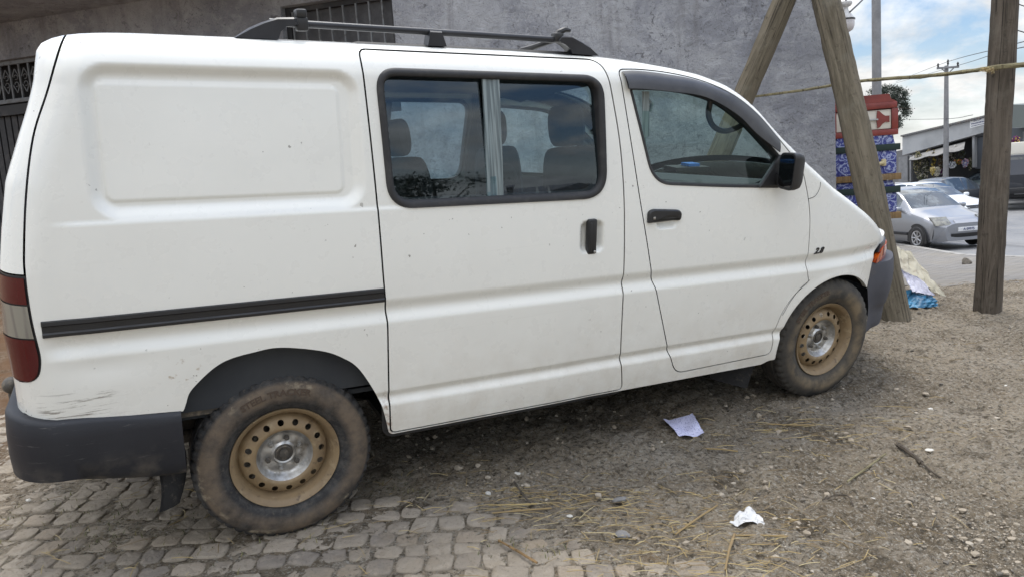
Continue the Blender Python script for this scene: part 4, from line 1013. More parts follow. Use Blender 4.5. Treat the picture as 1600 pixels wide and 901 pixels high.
# pavement, kerb, road
def sheet(name, mat, xy, lift, thick=None):
    X, Y = xy; Z = ground_h(X, Y)+lift; mm_ = MB(); mm_.grid(np.stack([X, Y, Z], -1)); return tag(mm_.obj(name, mat, sharp=None), kind='structure')
U, Vv = np.meshgrid(np.linspace(0, 1, 60), np.r_[np.linspace(8.0, 30, 60), np.linspace(31, 60, 10)], indexing='ij')
left_edge = lambda y: 4.6+.12*np.sin(y*2.3)+.05*np.sin(y*7)-.45*np.clip(y-8.4, 0, 4)+.0*y
X = left_edge(Vv)*(1-U)+(kerb_x(Vv)-.15)*U
edge_front = .30*np.sin(X*1.7)+.12*np.sin(X*5.1)+.25*(X-5)*.2
Yv = Vv+np.where(Vv < 9.5, edge_front*(9.5-Vv)/1.5, 0)
fadein = -.02*ss((8.5-Yv)/1.2)+.0
sheet('pavement', 'pave', (X, Yv), .016+fadein)
yk = np.linspace(5, 60, 120); m = MB()
prof = [(-.16, -.10), (-.16, .020), (-.15, .026), (-.01, .026), (0, .016), (0, -.20)]
m.grid(np.stack([np.stack([kerb_x(yk)+a, yk, ground_h(kerb_x(yk), yk)+b], -1) for a, b in prof], 0)); tag(m.obj('kerb', 'kerb', sharp=30), kind='structure')
U, Vv = np.meshgrid(np.linspace(0, 1, 50)**2, np.r_[np.linspace(2, 60, 90), np.linspace(64, 200, 20)], indexing='ij')
X = kerb_x(Vv)-.01+U*70; m = MB(); m.grid(np.stack([X, Vv, ground_h(kerb_x(Vv), Vv)-.085+0*X], -1)); tag(m.obj('road', 'asphalt', sharp=None), kind='structure')
def road_z(x, y): return float(ground_h(kerb_x(y), y))-.085

# ------------------------------------------------------------------ loose stuff on the ground
def gz(x, y): return float(ground_h(x, y))
def onground(px, py): 
    P = ghit(px, py); return P
st = Mat('gravel_stone', (.31, .262, .20), .9); rp_ = N(st.nt, 'ShaderNodeNewGeometry').outputs['Random Per Island']
st.over((.40, .355, .29), st.ramp(rp_, .75, 1.0)); st.over((.13, .115, .095), st.ramp(rp_, .38, .1)); MT['gravel'] = st.m
m = MB()
ico = [(0, 0, 1), (.894, 0, .447), (.276, .851, .447), (-.724, .526, .447), (-.724, -.526, .447), (.276, -.851, .447), (.724, .526, -.447), (-.276, .851, -.447), (-.894, 0, -.447), (-.276, -.851, -.447), (.724, -.526, -.447), (0, 0, -1)]
icf = [(0, 1, 2), (0, 2, 3), (0, 3, 4), (0, 4, 5), (0, 5, 1), (1, 6, 2), (2, 7, 3), (3, 8, 4), (4, 9, 5), (5, 10, 1), (6, 7, 2), (7, 8, 3), (8, 9, 4), (9, 10, 5), (10, 6, 1), (11, 7, 6), (11, 8, 7), (11, 9, 8), (11, 10, 9), (11, 6, 10)]
ico = np.array(ico)
n_st = 17000; ys = 1.75+5.4*rng.random(n_st)**1.35; xs = rng.uniform(-.7, 1.0, n_st); xs = xs*ys*.75+.25*ys
dens = fbm(xs, ys, 5, 3, .7); ex = onground(1560, 840); k2 = slice(0, 800); xs[k2] = ex[0]+.30*rng.standard_normal(800); ys[k2] = ex[1]+.16*rng.standard_normal(800); dens = fbm(xs, ys, 5, 3, .7); dens[k2] = 1; sm = sett_mask(xs, ys, .2); zs_ = ground_h(xs, ys)
for i in range(n_st):
    if sm[i] > .4 and random.random() > .08: continue
    if dens[i] < -.12 and random.random() < .6: continue
    s0 = .0026+.0030*rng.pareto(2.5); s0 = min(s0, .017)
    q = ico*(1+.22*rng.standard_normal((12, 1)))*np.array([1, random.uniform(.6, 1), random.uniform(.45, .8)])*s0; q = q @ rotz(random.uniform(0, 6.28)).T
    lift0 = .012*(1-sm[i])+.2*s0
    m.add(q+np.array([xs[i], ys[i], zs_[i]+lift0]), icf)
tag(m.obj('gravel', 'gravel', smooth=False), kind='stuff')
sw = Mat('straw', (.40, .30, .13), .8); rp_ = N(sw.nt, 'ShaderNodeNewGeometry').outputs['Random Per Island']
sw.over((.22, .155, .075), sw.ramp(rp_, .45, .75)); sw.over((.50, .42, .24), sw.ramp(rp_, .25, .05)); MT['straw'] = sw.m
m = MB()
patches = [((880, 790), .28, .12, 170, 0.1), ((1000, 855), .25, .16, 90, .5), ((1120, 830), .30, .2, 120, .3), ((1190, 870), .25, .12, 90, .3), ((1090, 770), .25, .2, 60, .8), ((1250, 672), .30, .12, 60, 0), ((1360, 690), .4, .12, 60, .1), ((1400, 790), .6, .4, 50, 1), ((1150, 700), .5, .2, 40, 1), ((1520, 740), .5, .3, 40, 1), ((700, 760), .5, .2, 45, 1), ((600, 830), .8, .25, 40, 1), ((200, 830), .8, .3, 40, 1), ((1480, 560), 1.2, .6, 60, .4), ((250, 780), .5, .3, 25, 1)]
for (px, py), sx, sy, n_, spread in patches:
    c = onground(px, py)
    for _ in range(n_):
        x, y = c[0]+random.gauss(0, sx), c[1]+random.gauss(0, sy); L = random.uniform(.02, .11)*(1 if random.random() < .85 else 1.7); a = random.gauss(.1, .25+spread)
        z = gz(x, y)+.020+random.uniform(-.004, .008); dx, dy = math.cos(a)*L, math.sin(a)*L; bz = random.uniform(-.002, .004)
        m.tube([(x-dx/2, y-dy/2, z), (x+random.gauss(0, .0015), y+random.gauss(0, .0015), z+bz), (x+dx/2, y+dy/2, gz(x+dx/2, y+dy/2)+.018)], random.uniform(.0006, .0016), 4, caps=False)
tag(m.obj('straw_litter', 'straw', smooth=False), kind='stuff')
gm = Mat('dry_weed', (.115, .125, .045), .8); gm.over((.20, .17, .07), gm.ramp(N(gm.nt, 'ShaderNodeNewGeometry').outputs['Random Per Island'], .4, .7)); MT['weed'] = gm.m
m = MB()
for (px, py), s_x, n_ in [((630, 762), .10, 70), ((180, 840), .12, 60), ((100, 790), .15, 50), ((300, 800), .2, 60), ((480, 820), .2, 40), ((170, 800), .1, 40), ((880, 870), .06, 20), ((780, 868), .10, 40), ((330, 860), .2, 40), ((40, 830), .2, 50)]:
    c = onground(px, py)
    for _ in range(n_):
        x, y = c[0]+random.gauss(0, s_x), c[1]+random.gauss(0, s_x*.6); z = gz(x, y)-.004; a = random.uniform(0, 6.28); L = random.uniform(.010, .035); w_ = .0022
        t = np.array([math.cos(a), math.sin(a), 0]); s__ = np.array([-math.sin(a), math.cos(a), 0]); b = np.array([x, y, z])
        m.add([b-s__*w_, b+s__*w_, b+t*L*.4+s__*w_*.7+np.array([0, 0, L*.7]), b+t*L+np.array([0, 0, L*.9]), b+t*L*.4-s__*w_*.7+np.array([0, 0, L*.7])], [(0, 1, 2, 4), (4, 2, 3)])
tag(m.obj('weeds_between_stones', 'weed', smooth=False), kind='stuff')

# single straws, twigs and scraps one can point at
def stalk(name, pxs, rad, mat, label, cat, group=None, lift=.02):
    P = np.array([onground(*q) for q in pxs]); P[:, 2] = ground_h(P[:, 0], P[:, 1])+lift; P[len(P)//2, 2] += .006
    m = MB(); m.tube(spline(P, 5), rad, 6, wob=.12); o = m.obj(name, mat); return tag(o, label, cat, group)
SG = 'straws lying on the dirt'
stalk('straw', [(764, 797), (840, 797)], .0032, 'straw', 'short yellow straw just below the small white tile chip', 'straw', SG)
stalk('straw', [(770, 808), (820, 806), (862, 801)], .0042, 'straw', 'long yellow straw at the edge of the cobbles, lower of two', 'straw', SG)
stalk('straw', [(1056, 842), (1090, 820), (1121, 797)], .0036, 'straw', 'thick yellow straw slanting up left of the white crumpled paper', 'straw', SG)
stalk('straw', [(1150, 845), (1195, 846), (1238, 848)], .0036, 'straw', 'level yellow straw just under the white crumpled paper', 'straw', SG)
stalk('straw', [(1148, 843), (1140, 870), (1134, 899)], .0048, 'straw', 'thick straw running to the bottom edge below the white paper', 'straw', SG)
stalk('straw', [(1200, 668), (1235, 671), (1272, 669)], .0040, 'straw', 'pale straw on the dirt below the front wheel', 'straw', SG)
stalk('straw', [(1098, 707), (1125, 709), (1153, 711)], .0038, 'straw', 'pale straw right of the lilac printed paper', 'straw', SG)
stalk('twig', [(1324, 760), (1352, 742), (1384, 715)], .0045, 'bamboo', 'pale twig with a frayed head on the open dirt', 'twig', 'twigs on the ground')
stalk('twig', [(1402, 700), (1425, 718), (1440, 730)], .010, 'pole_wood_dark', 'dark flat piece of bark on the dirt at right', 'twig', 'twigs on the ground')
stalk('twig', [(1440, 730), (1460, 748), (1470, 752)], .0050, 'pole_wood_dark', 'thin dark bent twig at the end of the bark piece', 'twig', 'twigs on the ground')
stalk('twig', [(1285, 787), (1305, 782), (1325, 785), (1334, 798)], .0030, 'pole_wood_dark', 'thin curved dark twig left of the white shard', 'twig', 'twigs on the ground')
stalk('twig', [(780, 853), (812, 872), (840, 888)], .0050, 'plank', 'brown twig lying across the cobbles near the bottom edge', 'twig', 'twigs on the ground')
stalk('twig', [(804, 760), (816, 778), (832, 797)], .0045, 'pole_wood_dark', 'dark twig between white chips at the edge of the cobbles', 'twig', 'twigs on the ground')
def paper(name, corners, mat, label, cat, amp, seed, fold=None, lift=.02):
    C = np.array([onground(*q) for q in corners]); r = np.random.default_rng(seed); n = 14
    u, v = np.meshgrid(np.linspace(0, 1, n), np.linspace(0, 1, n), indexing='ij')
    P = (C[0][None, None]*(1-u)[..., None]*(1-v)[..., None]+C[1][None, None]*(u*(1-v))[..., None]+C[2][None, None]*(u*v)[..., None]+C[3][None, None]*((1-u)*v)[..., None])
    P[..., 2] = ground_h(P[..., 0], P[..., 1])+lift
    P[..., 2] += amp*(np.abs(np.sin(u*5.1+v*2.3+seed))*.6+np.abs(np.sin(v*4.3-u*3.7+seed*2))*.5+.05*r.random(u.shape))+(fold(u, v) if fold else 0)
    P[..., :2] += amp*.10*r.standard_normal(P[..., :2].shape)
    m = MB(); m.grid(P); m.grid(P-np.array([0, 0, .0007]), flip=True); return tag(m.obj(name, mat, sharp=25), label, cat)
pm = Mat('lilac_printed_paper', (.66, .66, .86), .8); pr = pm.noise(1, 3, .8, pm.scaled((160, 60, 60))); pm.over((.20, .20, .42), pm.ramp(pr, .55, .60, 0, .75)); MT['lilac_paper'] = pm.m
pm = Mat('white_paper', (.56, .56, .555), .8); pm.over((.30, .30, .31), pm.ramp(pm.noise(1, 3, .8, pm.scaled((90, 40, 50))), .56, .62, 0, .7)); MT['white_paper'] = pm.m
paper('paper_scrap', [(1062, 692), (1101, 689), (1083, 657), (1037, 667)], 'lilac_paper', 'lilac printed paper slip lying folded on the dirt beneath the van door', 'paper', .012, 3, lambda u, v: .03*np.abs(u-.5))
paper('paper_scrap', [(1140, 832), (1196, 831), (1178, 810), (1150, 822)], 'white_paper', 'crumpled white paper scrap beside the straw near the bottom edge', 'paper', .022, 5, lambda u, v: .022*np.sin(u*3.1)*v)
wh = Mat('white_chip', (.52, .50, .45), .7); MT['chip'] = wh.m
def rock(name, px, py, size, mat, label, cat, group=None, flat=.6, seed=0, lift=.012):
    c = onground(px, py); r = np.random.default_rng(seed); bm = bmesh.new(); bmesh.ops.create_icosphere(bm, subdivisions=2, radius=1)
    V = np.array([v.co[:] for v in bm.verts]); F = [[v.index for v in f.verts] for f in bm.faces]; bm.free()
    for _ in range(7):
        n_ = r.standard_normal(3); n_ /= np.linalg.norm(n_); dd = V @ n_; k = dd > .62; V[k] -= np.outer((dd[k]-.62)*.9, n_)
    V *= 1+.04*r.standard_normal((len(V), 1)); V = V*np.array([1, .8, flat])*size; V = V @ rotz(r.uniform(0, 6)).T
    o = obj(name, V+np.array([c[0], c[1], gz(c[0], c[1])+lift+size*flat*.55]), F, mat, smooth=False); return tag(o, label, cat, group)
CG = 'white chips on the ground'
for i, (px, py, s, fl, lab) in enumerate([(763, 777, .022, .7, 'square white chip at the edge of the cobbles'), (1361, 787, .030, .3, 'long white shard on the open dirt right of the paper'), (1453, 643, .026, .35, 'white chip on the dirt right of the front wheel'), (1452, 708, .030, .3, 'white chip above the dark bark piece'), (891, 811, .024, .3, 'curled white flake among the straw'), (1573, 607, .028, .35, 'white chip at the far right edge of the dirt'), (1567, 731, .030, .3, 'white shard near the right edge'), (808, 745, .030, .5, 'long pale stone chip under the sliding door'), (46, 786, .020, .5, 'white pebble on the cobbles behind the van')]):
    rock('white_chip', px, py, s*.72, 'chip', lab, 'chip', CG, fl, 40+i)
dk = Mat('grey_stone', (.17, .165, .16), .85); dk.over((.26, .25, .24), dk.ramp(dk.noise(30, 5), .5, .7)); MT['stone'] = dk.m
PG = 'pebbles beside the cobbles'
for i, (px, py, s, lab) in enumerate([(748, 733, .026, 'rounded pale pebble in the shadow under the sliding door'), (717, 738, .030, 'larger rounded pebble, leftmost under the sliding door'), (935, 781, .026, 'pale pebble beside the dark stone in the straw'), (762, 752, .022, 'flat pebble above the white square chip'), (824, 765, .022, 'pale pebble right of the dark twig')]):
    rock('pebble', px, py, s*.8, 'gravel', lab, 'pebble', PG, .7, 60+i)
rock('stone', 968, 788, .038, 'stone', 'flat dark grey stone lying in the straw', 'stone', None, .35, 71)
rock('stone', 972, 842, .042, 'stone', 'blue grey stone at the edge of the cobbles near the bottom', 'stone', None, .30, 72)
bs = Mat('brown_rock', (.13, .115, .095), .9); bs.over((.21, .185, .15), bs.ramp(bs.noise(12, 7), .45, .65)); bs.bump(bs.noise(25, 7), .5, .02); MT['rock'] = bs.m
rock('rock', 1511, 414, .115, 'rock', 'single brown rock on the pavement behind the dark post', 'rock', None, .75, 12, .0)
# ------------------------------------------------------------------ grey building behind the van
WANG = R(15.3); WD = np.array([-math.cos(WANG), math.sin(WANG), 0]); WN = np.array([-math.sin(WANG), -math.cos(WANG), 0])   # along the wall to the left; towards the street
WC = at(1306, 250, 7.6); WC = np.array([WC[0], WC[1], 0.0])
def wall_at(px, py, out=0.):
    d = RW.T @ np.array([(px-800)/FPX, -(py-450.5)/FPX, 1.0]); t = ((WC+WN*out-CW) @ WN)/(d @ WN); return CW+d*t
def wuv(P): return float((P-WC) @ WD), float(P[2])
def W3(u, z, out=0.): return WC+WD*u+WN*out+np.array([0, 0, z])
bld = empty('building', WC, None, 'rough grey plastered building with a barred window and iron gate behind the van', 'building')
def chb(o):                                    # child of the building, keeps its world place
    o.parent = bld; o.matrix_parent_inverse = bld.matrix_world.inverted(); return o
bpy.context.view_layer.update()
# openings
wl, zt_ = wuv(wall_at(438, 14)); wr, _ = wuv(wall_at(613, 10)); _, zb_ = wuv(wall_at(520, 150))
zwt = wuv(wall_at(524, -2))[1]; gu0 = wuv(wall_at(56, 150))[0]; gz_t = wuv(wall_at(20, 92))[1]
win = (wr, wl, zb_-.25, zwt); gate = (gu0-.10, gu0+2.6, .6, gz_t); UL = gu0+6.5; ZT = 5.6
m = MB()
us = sorted({0., win[0], win[1], gate[0], gate[1], UL}); zs = sorted({-.6, win[2], win[3], gate[2], gate[3], ZT})
for i in range(len(us)-1):
    for j in range(len(zs)-1):
        uc, zc = (us[i]+us[i+1])/2, (zs[j]+zs[j+1])/2
        if any(o[0] < uc < o[1] and o[2] < zc < o[3] for o in (win, gate)): continue
        m.add([W3(us[i], zs[j]), W3(us[i], zs[j+1]), W3(us[i+1], zs[j+1]), W3(us[i+1], zs[j])], [(0, 1, 2, 3)])
for o in (win, gate):
    c = [(o[0], o[2]), (o[0], o[3]), (o[1], o[3]), (o[1], o[2])]
    for a, b in zip(c, c[1:]+c[:1]): m.add([W3(*a), W3(*b), W3(*b, -.22), W3(*a, -.22)], [(0, 1, 2, 3)])
m.add([W3(0, -.6), W3(0, ZT), W3(0, ZT, -6), W3(0, -.6, -6)], [(0, 1, 2, 3)]); m.add([W3(0, ZT), W3(UL, ZT), W3(UL, ZT, -6), W3(0, ZT, -6)], [(0, 1, 2, 3)])
m.add([W3(0, -.6, -6), W3(UL, -.6, -6), W3(UL, ZT, -6), W3(0, ZT, -6)], [(0, 1, 2, 3)]); m.add([W3(UL, -.6), W3(UL, ZT), W3(UL, ZT, -6), W3(UL, -.6, -6)], [(0, 1, 2, 3)])
chb(m.obj('wall', 'plaster', smooth=False))
# concrete canopy over gate and window keeps the left part of the wall dim
m = MB(); 
for a, b in (((win[1]-1.0, ZT-1.12), (UL, ZT-.92)),):
    P = [W3(a[0], a[1], 0), W3(b[0], a[1], 0), W3(b[0], a[1], 1.35), W3(a[0], a[1], 1.35)]; m.prism(P, (0, 0, .18))
chb(m.obj('canopy', 'plaster', smooth=False))
# window: frame, bars, dusty panes
m = MB(); u0, u1, z0, z1 = win
def wbar(mb, a, b, w_, dpt, out): 
    a, b = np.array(a), np.array(b); t = (b-a)/np.linalg.norm(b-a); n_ = np.array([-t[1], t[0]])*w_/2
    L = [W3(*(a+n_), out), W3(*(b+n_), out), W3(*(b-n_), out), W3(*(a-n_), out)]; mb.prism(L, WN*dpt)
for a, b in (((u0+.03, z0), (u0+.03, z1)), ((u1-.03, z0), (u1-.03, z1)), ((u0+.061, z1-.03), (u1-.061, z1-.03)), ((u0+.061, z0+.03), (u1-.061, z0+.03))): wbar(m, a, b, .06, .05, -.15)
wf = chb(m.obj('window', 'gate', smooth=False))
m = MB(); m.add([W3(u0, z0, -.16), W3(u0, z1, -.16), W3(u1, z1, -.16), W3(u1, z0, -.16)], [(0, 1, 2, 3)]); p_ = m.obj('pane', 'dark_pane', wf, smooth=False)
pass
m = MB(); nb = 8
ub = np.linspace(u0+.16, u1-.1, nb)
for u in ub: wbar(m, (u, z0+.06), (u, z1-.06), .018, .018, -.095)
b_ = m.obj('window_bars', 'grille', wf, smooth=False); pass
# gate: transom with scrollwork over dark leaves
u0, u1, z0, z1 = gate; ztr = wuv(wall_at(20, 158))[1]
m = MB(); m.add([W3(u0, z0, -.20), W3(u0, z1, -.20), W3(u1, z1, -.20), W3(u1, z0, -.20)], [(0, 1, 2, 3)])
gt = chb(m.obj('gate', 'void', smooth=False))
def sub(o): return o
m = MB(); wbar(m, (u0+.02, ztr-.10), (u1-.02, ztr-.10), .13, .08, -.15)
for a in np.arange(u0+.1, u1-.1, .11): wbar(m, (a, z0), (a, ztr-.17), .085, .03, -.16)
sub(m.obj('gate_leaf', 'gate', gt, smooth=False))
m = MB(); wbar(m, (u0+.01, z1-.03), (u1-.01, z1-.03), .05, .04, -.10); wbar(m, (u0+.01, ztr+.01), (u1-.01, ztr+.01), .05, .05, -.10)
for i, a in enumerate(np.arange(u0+.08, u1-.05, .155)):
    wbar(m, (a, ztr+.036), (a, z1-.056), .022, .02, -.09)
    cz, cu = (ztr+z1)/2, a+.0775; h_ = (z1-ztr)/2-.06
    for sg in (-1, 1):
        wbar(m, (cu-.055, cz+sg*h_*.25), (cu, cz+sg*h_*.75), .010, .010, -.088); wbar(m, (cu, cz+sg*h_*.75), (cu+.055, cz+sg*h_*.25), .010, .010, -.086)
        m.tube([W3(cu+.03*math.cos(t), cz+sg*.045+.03*math.sin(t), -.084) for t in np.linspace(0, 5.2, 12)], .006, 5)
sub(m.obj('gate_transom', 'grille', gt, smooth=False))

# ------------------------------------------------------------------ timber poles
def pole(name, base, top, r0, r1, mat, label, group, bow=0.):
    base, top = np.array(base, float), np.array(top, float); L = np.linalg.norm(top-base); t = (top-base)/L
    a = np.cross(t, [0, 1, 0]); a /= np.linalg.norm(a); b = np.cross(t, a); n = 20; k = 36; rows = []
    r = np.random.default_rng(abs(hash(label)) % 1000 if False else len(label)); kn = r.standard_normal(n)*.025
    for i in range(k):
        s = i/(k-1); th = np.linspace(0, 2*np.pi, n, endpoint=False); rr = (r0*(1-s)+r1*s)*(1+kn+.018*r.standard_normal(n)+.02*math.sin(s*17+1))
        if i == 0: rr *= 1.10
        c = np.array([0, 0, L*s])+np.array([bow*math.sin(s*math.pi), 0, 0]); rows.append(np.stack([c[0]+rr*np.cos(th), c[1]+rr*np.sin(th), np.full(n, c[2])], -1))
    rows = np.array(rows); m = MB(); m.grid(rows, closev=True)
    kk = len(m.v); m.v += [tuple(p) for p in rows[-1]]; m.f.append(tuple(range(kk, kk+n))); m.fm.append(0)
    o = m.obj(name, mat, sharp=60); mt4 = Matrix.Identity(4)
    for i in range(3): mt4[i][0], mt4[i][1], mt4[i][2], mt4[i][3] = -a[i], b[i], t[i], base[i]
    o.matrix_world = mt4; return tag(o, label, 'pole', group)
G_P = 'timber poles of the frame by the building corner'
apex = at(1266, -95, 6.75)
b2 = ghit(1405, 500); pole('timber_pole', b2-np.array([0, 0, .15]), b2+(apex-b2)*1.06, .112, .106, 'pole_wood', 'thick brown timber pole leaning left from the ground at the van nose', G_P, .03)
f1 = at(1104, 290, 6.98); u_ = apex-f1; pole('timber_pole', f1-u_*.45, f1+u_*1.05, .108, .095, 'pole_wood', 'thinner timber pole leaning right, standing behind the van cab', G_P)
b3 = ghit(1541, 488); t3 = at(1574, -60, b3[1]-.02); pole('timber_pole', b3-np.array([0, 0, .2]), t3, .104, .094, 'pole_wood_dark', 'upright dark timber post standing alone at the right on the dirt', G_P)
# stick lashed across, with a wisp of straw
sA, sB, sC = at(1168, 153, 6.86), at(1338, 128, 6.95), at(1470, 117, 6.4)
sD = at(1556, 106, b3[1]-.14); sE = at(1640, 98, b3[1]-.2)
m = MB(); L = spline([sA, .5*(sA+sB)+np.array([0, 0, -.005]), sB, sC, sD, sE], 8); m.tube(L, np.linspace(.010, .019, len(L)), 9, wob=.14)
o = tag(m.obj('stick', 'bamboo'), 'long thin dry stick tied level across the timber poles', 'stick')
m = MB()
for i in range(60):
    p = at(random.gauss(1547, 5), random.gauss(109, 1.5), b3[1]-.15+random.gauss(0, .015)); q = p+np.array([random.gauss(-.02, .03), random.gauss(0, .01), random.gauss(-.005, .012)]); m.tube([p, (p+q)/2+np.array([0, 0, .004]), q], .0018, 4, caps=False)
t_ = m.obj('straw_tie', 'straw', o, smooth=False)

# hanging lamp on the wall corner
lc = at(1322, 25, 7.55); sc_ = 7.55/FPX
lamp = empty('outdoor_lamp', lc, None, 'white jar-shaped lamp with a dark band hanging from the building corner', 'lamp')
lm = Mat('lamp_white', (.62, .62, .62), .5); lm.over((.42, .41, .40), lm.ramp(lm.noise(30, 6), .45, .7)); MT['lampw'] = lm.m
lg = Mat('lamp_glass', (.60, .58, .60), .25, coat=.4); lg.over((.40, .38, .40), lg.ramp(lg.noise(20, 5), .5, .7)); MT['lampg'] = lg.m
zf = lambda px: (25-px)*sc_
m = MB(); m.lathe([(.002, zf(4.5)), (8.5*sc_, zf(5)), (9*sc_, zf(8)), (7*sc_, zf(11)), (3.5*sc_, zf(12.5)), (3.2*sc_, zf(16)), (4.5*sc_, zf(19)), (8*sc_, zf(24)), (11.8*sc_, zf(29.3)), (11.8*sc_, zf(30))], 28); m.obj('lamp_cap', 'lampw', lamp, sharp=50)
m = MB(); m.lathe([(12.0*sc_, zf(29.6)), (12.8*sc_, zf(29.8)), (12.8*sc_, zf(31.8)), (12.0*sc_, zf(32))], 28); m.obj('lamp_band', 'black', lamp, sharp=50)
m = MB(); m.lathe([(11.8*sc_, zf(31.8)), (12.0*sc_, zf(36)), (11.6*sc_, zf(41)), (9.5*sc_, zf(46)), (5*sc_, zf(48.8)), (.001, zf(49.4))], 28); m.obj('lamp_shade', 'lampg', lamp, sharp=60)
e0 = W3(0.06, 0, -.02); m = MB(); m.tube([(0, 0, zf(4)), (0, 0, zf(-2)), tuple(np.array([e0[0]-lc[0], e0[1]-lc[1]+.05, zf(-2)]))], .010, 8); m.obj('lamp_bracket', 'iron', lamp)
m = MB(); m.tube([at(1328, 19, 7.28), at(1340, 8, 7.6), at(1352, -4, 8.2), at(1372, -30, 10)], .008, 6); tag(m.obj('cable', 'cable'), 'black cable running up from the white corner lamp', 'cable')

# ------------------------------------------------------------------ coffins stacked on a trestle beyond the corner
bl = Mat('blue_damask', (.045, .058, .255), .8)
mp = bl.scaled((1, 1, 1)); vo = N(bl.nt, 'ShaderNodeTexVoronoi', Scale=6.5, feature='DISTANCE_TO_EDGE'); vo.inputs['Randomness'].default_value = .25; nd = N(bl.nt, 'ShaderNodeTexNoise', Scale=14., Detail=4.); bl.l(mp, nd.inputs['Vector']); vm = N(bl.nt, 'ShaderNodeVectorMath', operation='MULTIPLY_ADD'); bl.l(nd.outputs['Color'], vm.inputs[0]); vm.inputs[1].default_value = (.09, .09, .09); bl.l(mp, vm.inputs[2]); mp = vm.outputs[0]; bl.l(mp, vo.inputs['Vector'])
vo2 = N(bl.nt, 'ShaderNodeTexVoronoi', Scale=6.5); vo2.inputs['Randomness'].default_value = .25; bl.l(mp, vo2.inputs['Vector'])
ring_ = bl.math('SINE', bl.math('MULTIPLY', vo2.outputs['Distance'], 30.0)); bl.over((.36, .41, .62), bl.ramp(ring_, .35, .65, 0, .85)); bl.over((.55, .60, .74), bl.ramp(bl.noise(42, 6, .78), .53, .61, 0, .85)); bl.over((.03, .035, .20), bl.ramp(vo.outputs['Distance'], .06, .02)); MT['damask'] = bl.m
rd = Mat('dark_red_wood', (.235, .035, .026), .45, coat=.2); rd.over((.14, .018, .014), rd.ramp(rd.noise(6, 6), .45, .7)); MT['redwood'] = rd.m
cw_ = Mat('cream_panel', (.68, .65, .57), .6); MT['cream'] = cw_.m
MT['green_trim'] = Mat('dark_green_trim', (.012, .030, .026), .7).m
MT['cream_handle'] = Mat('cream_handle', (.55, .47, .27), .5).m
MT['grey_bar'] = Mat('grey_bar', (.40, .41, .40), .45).m
cd = 8.2; c0, c1 = at(1300, 285, cd), at(1404, 271, cd-.12); CX = (c1-c0); CX[2] = 0; cwid = np.linalg.norm(CX); CX /= cwid; CY = np.array([-CX[1], CX[0], 0])
crot = np.stack([CX, CY, np.array([0, 0, 1])], 1)
corg = c1-CX*cwid
def cz_(py): return float(at(1350, py-(1350-1350)*.1, cd-.06)[2])
def coffin(name, label, py_top, py_strip0, py_strip1, py_base, py_bot, lenb=1.85):
    o = empty(name, (corg[0], corg[1], cz_(py_bot)), crot, label, 'coffin', 'coffins stacked beyond the building corner'); z = lambda p: cz_(p)-cz_(py_bot)
    Wd = cwid
    def bx(mb, x0, x1, z0, z1, y0=0., y1=lenb, b=.004): mb.box(((x0+x1)/2, (y0+y1)/2, (z0+z1)/2), (x1-x0, y1-y0, z1-z0), bev=b)
    return o, z, Wd, bx
def cloth_coffin(label, pt, s0, s1, b0, bot, handle):
    o, z, Wd, bx = coffin('cloth_coffin', label, pt, s0, s1, b0, bot)
    m = MB(); bx(m, .02, Wd-.02, z(b0), z(s1)); m.obj('box', 'damask', o, sharp=30)
    m = MB(); pr = [(.03, z(s0)), (Wd-.03, z(s0)), (Wd-.06, z(pt)), (.06, z(pt))]; m.prism([(x, 0.01, zz) for x, zz in pr], (0, 1.83, 0)); m.obj('lid', 'damask', o, smooth=False)
    m = MB(); bx(m, -.01, Wd+.015, z(s1), z(s0), -.02, 1.87); m.obj('lid_trim', 'green_trim', o, sharp=30)
    m = MB(); bx(m, -.02, Wd+.02, 0, z(b0), -.03, 1.88); m.obj('base_board', 'plank', o, sharp=30)
    hz = z(b0)+.45*(z(s1)-z(b0)); m = MB(); m.tube([(Wd*.55, -.035, hz-.01), (Wd*.70, -.045, hz), (Wd*.76, -.035, hz+.008)], .020, 10); m.box((Wd*.77, -.02, hz+.01), (.05, .04, .075), bev=.012); m.box((Wd*.50, -.02, hz-.015), (.03, .04, .05), bev=.008); m.obj('handle', handle, o, sharp=40)
    return o
cloth_coffin('blue and white patterned cloth coffin with a cream handle, under the red one', 214, 228, 238, 274, 284, 'cream_handle')
cloth_coffin('blue patterned cloth coffin with a red brown handle, lowest of the stack', 285, 294, 304, 334, 344, 'redwood')
o, z, Wd, bx = coffin('red_coffin', 'dark red wooden coffin with cream panel, on top of the stack', 150, 160, 172, 205, 214)
m = MB(); bx(m, .0, Wd, .0, z(205)); bx(m, .012, Wd-.012, z(172.5), z(163), -.008, 1.86); bx(m, 0, .055, z(205)+.001, z(173)-.001, 0, .03); bx(m, Wd-.065, Wd, z(205)+.001, z(173)-.001, 0, .03); bx(m, .02, Wd-.02, z(205)+.001, z(173)-.001, .034, 1.8); m.obj('box', 'redwood', o, sharp=30)
m = MB(); pr = [(.01, z(162.8)), (Wd-.01, z(162.8)), (Wd-.07, z(158)), (Wd-.09, z(150)), (.09, z(150)), (.07, z(158))]; m.prism([(x, 0.0, zz) for x, zz in pr], (0, 1.85, 0)); m.obj('lid', 'redwood', o, smooth=False)
m = MB(); bx(m, .057, Wd-.067, z(204), z(174), .016, .033); m.obj('panel', 'cream', o, sharp=30)
m = MB(); bx(m, .10, Wd-.20, z(190), z(187.5), -.012, .012); m.obj('handle_bar', 'grey_bar', o, sharp=30)
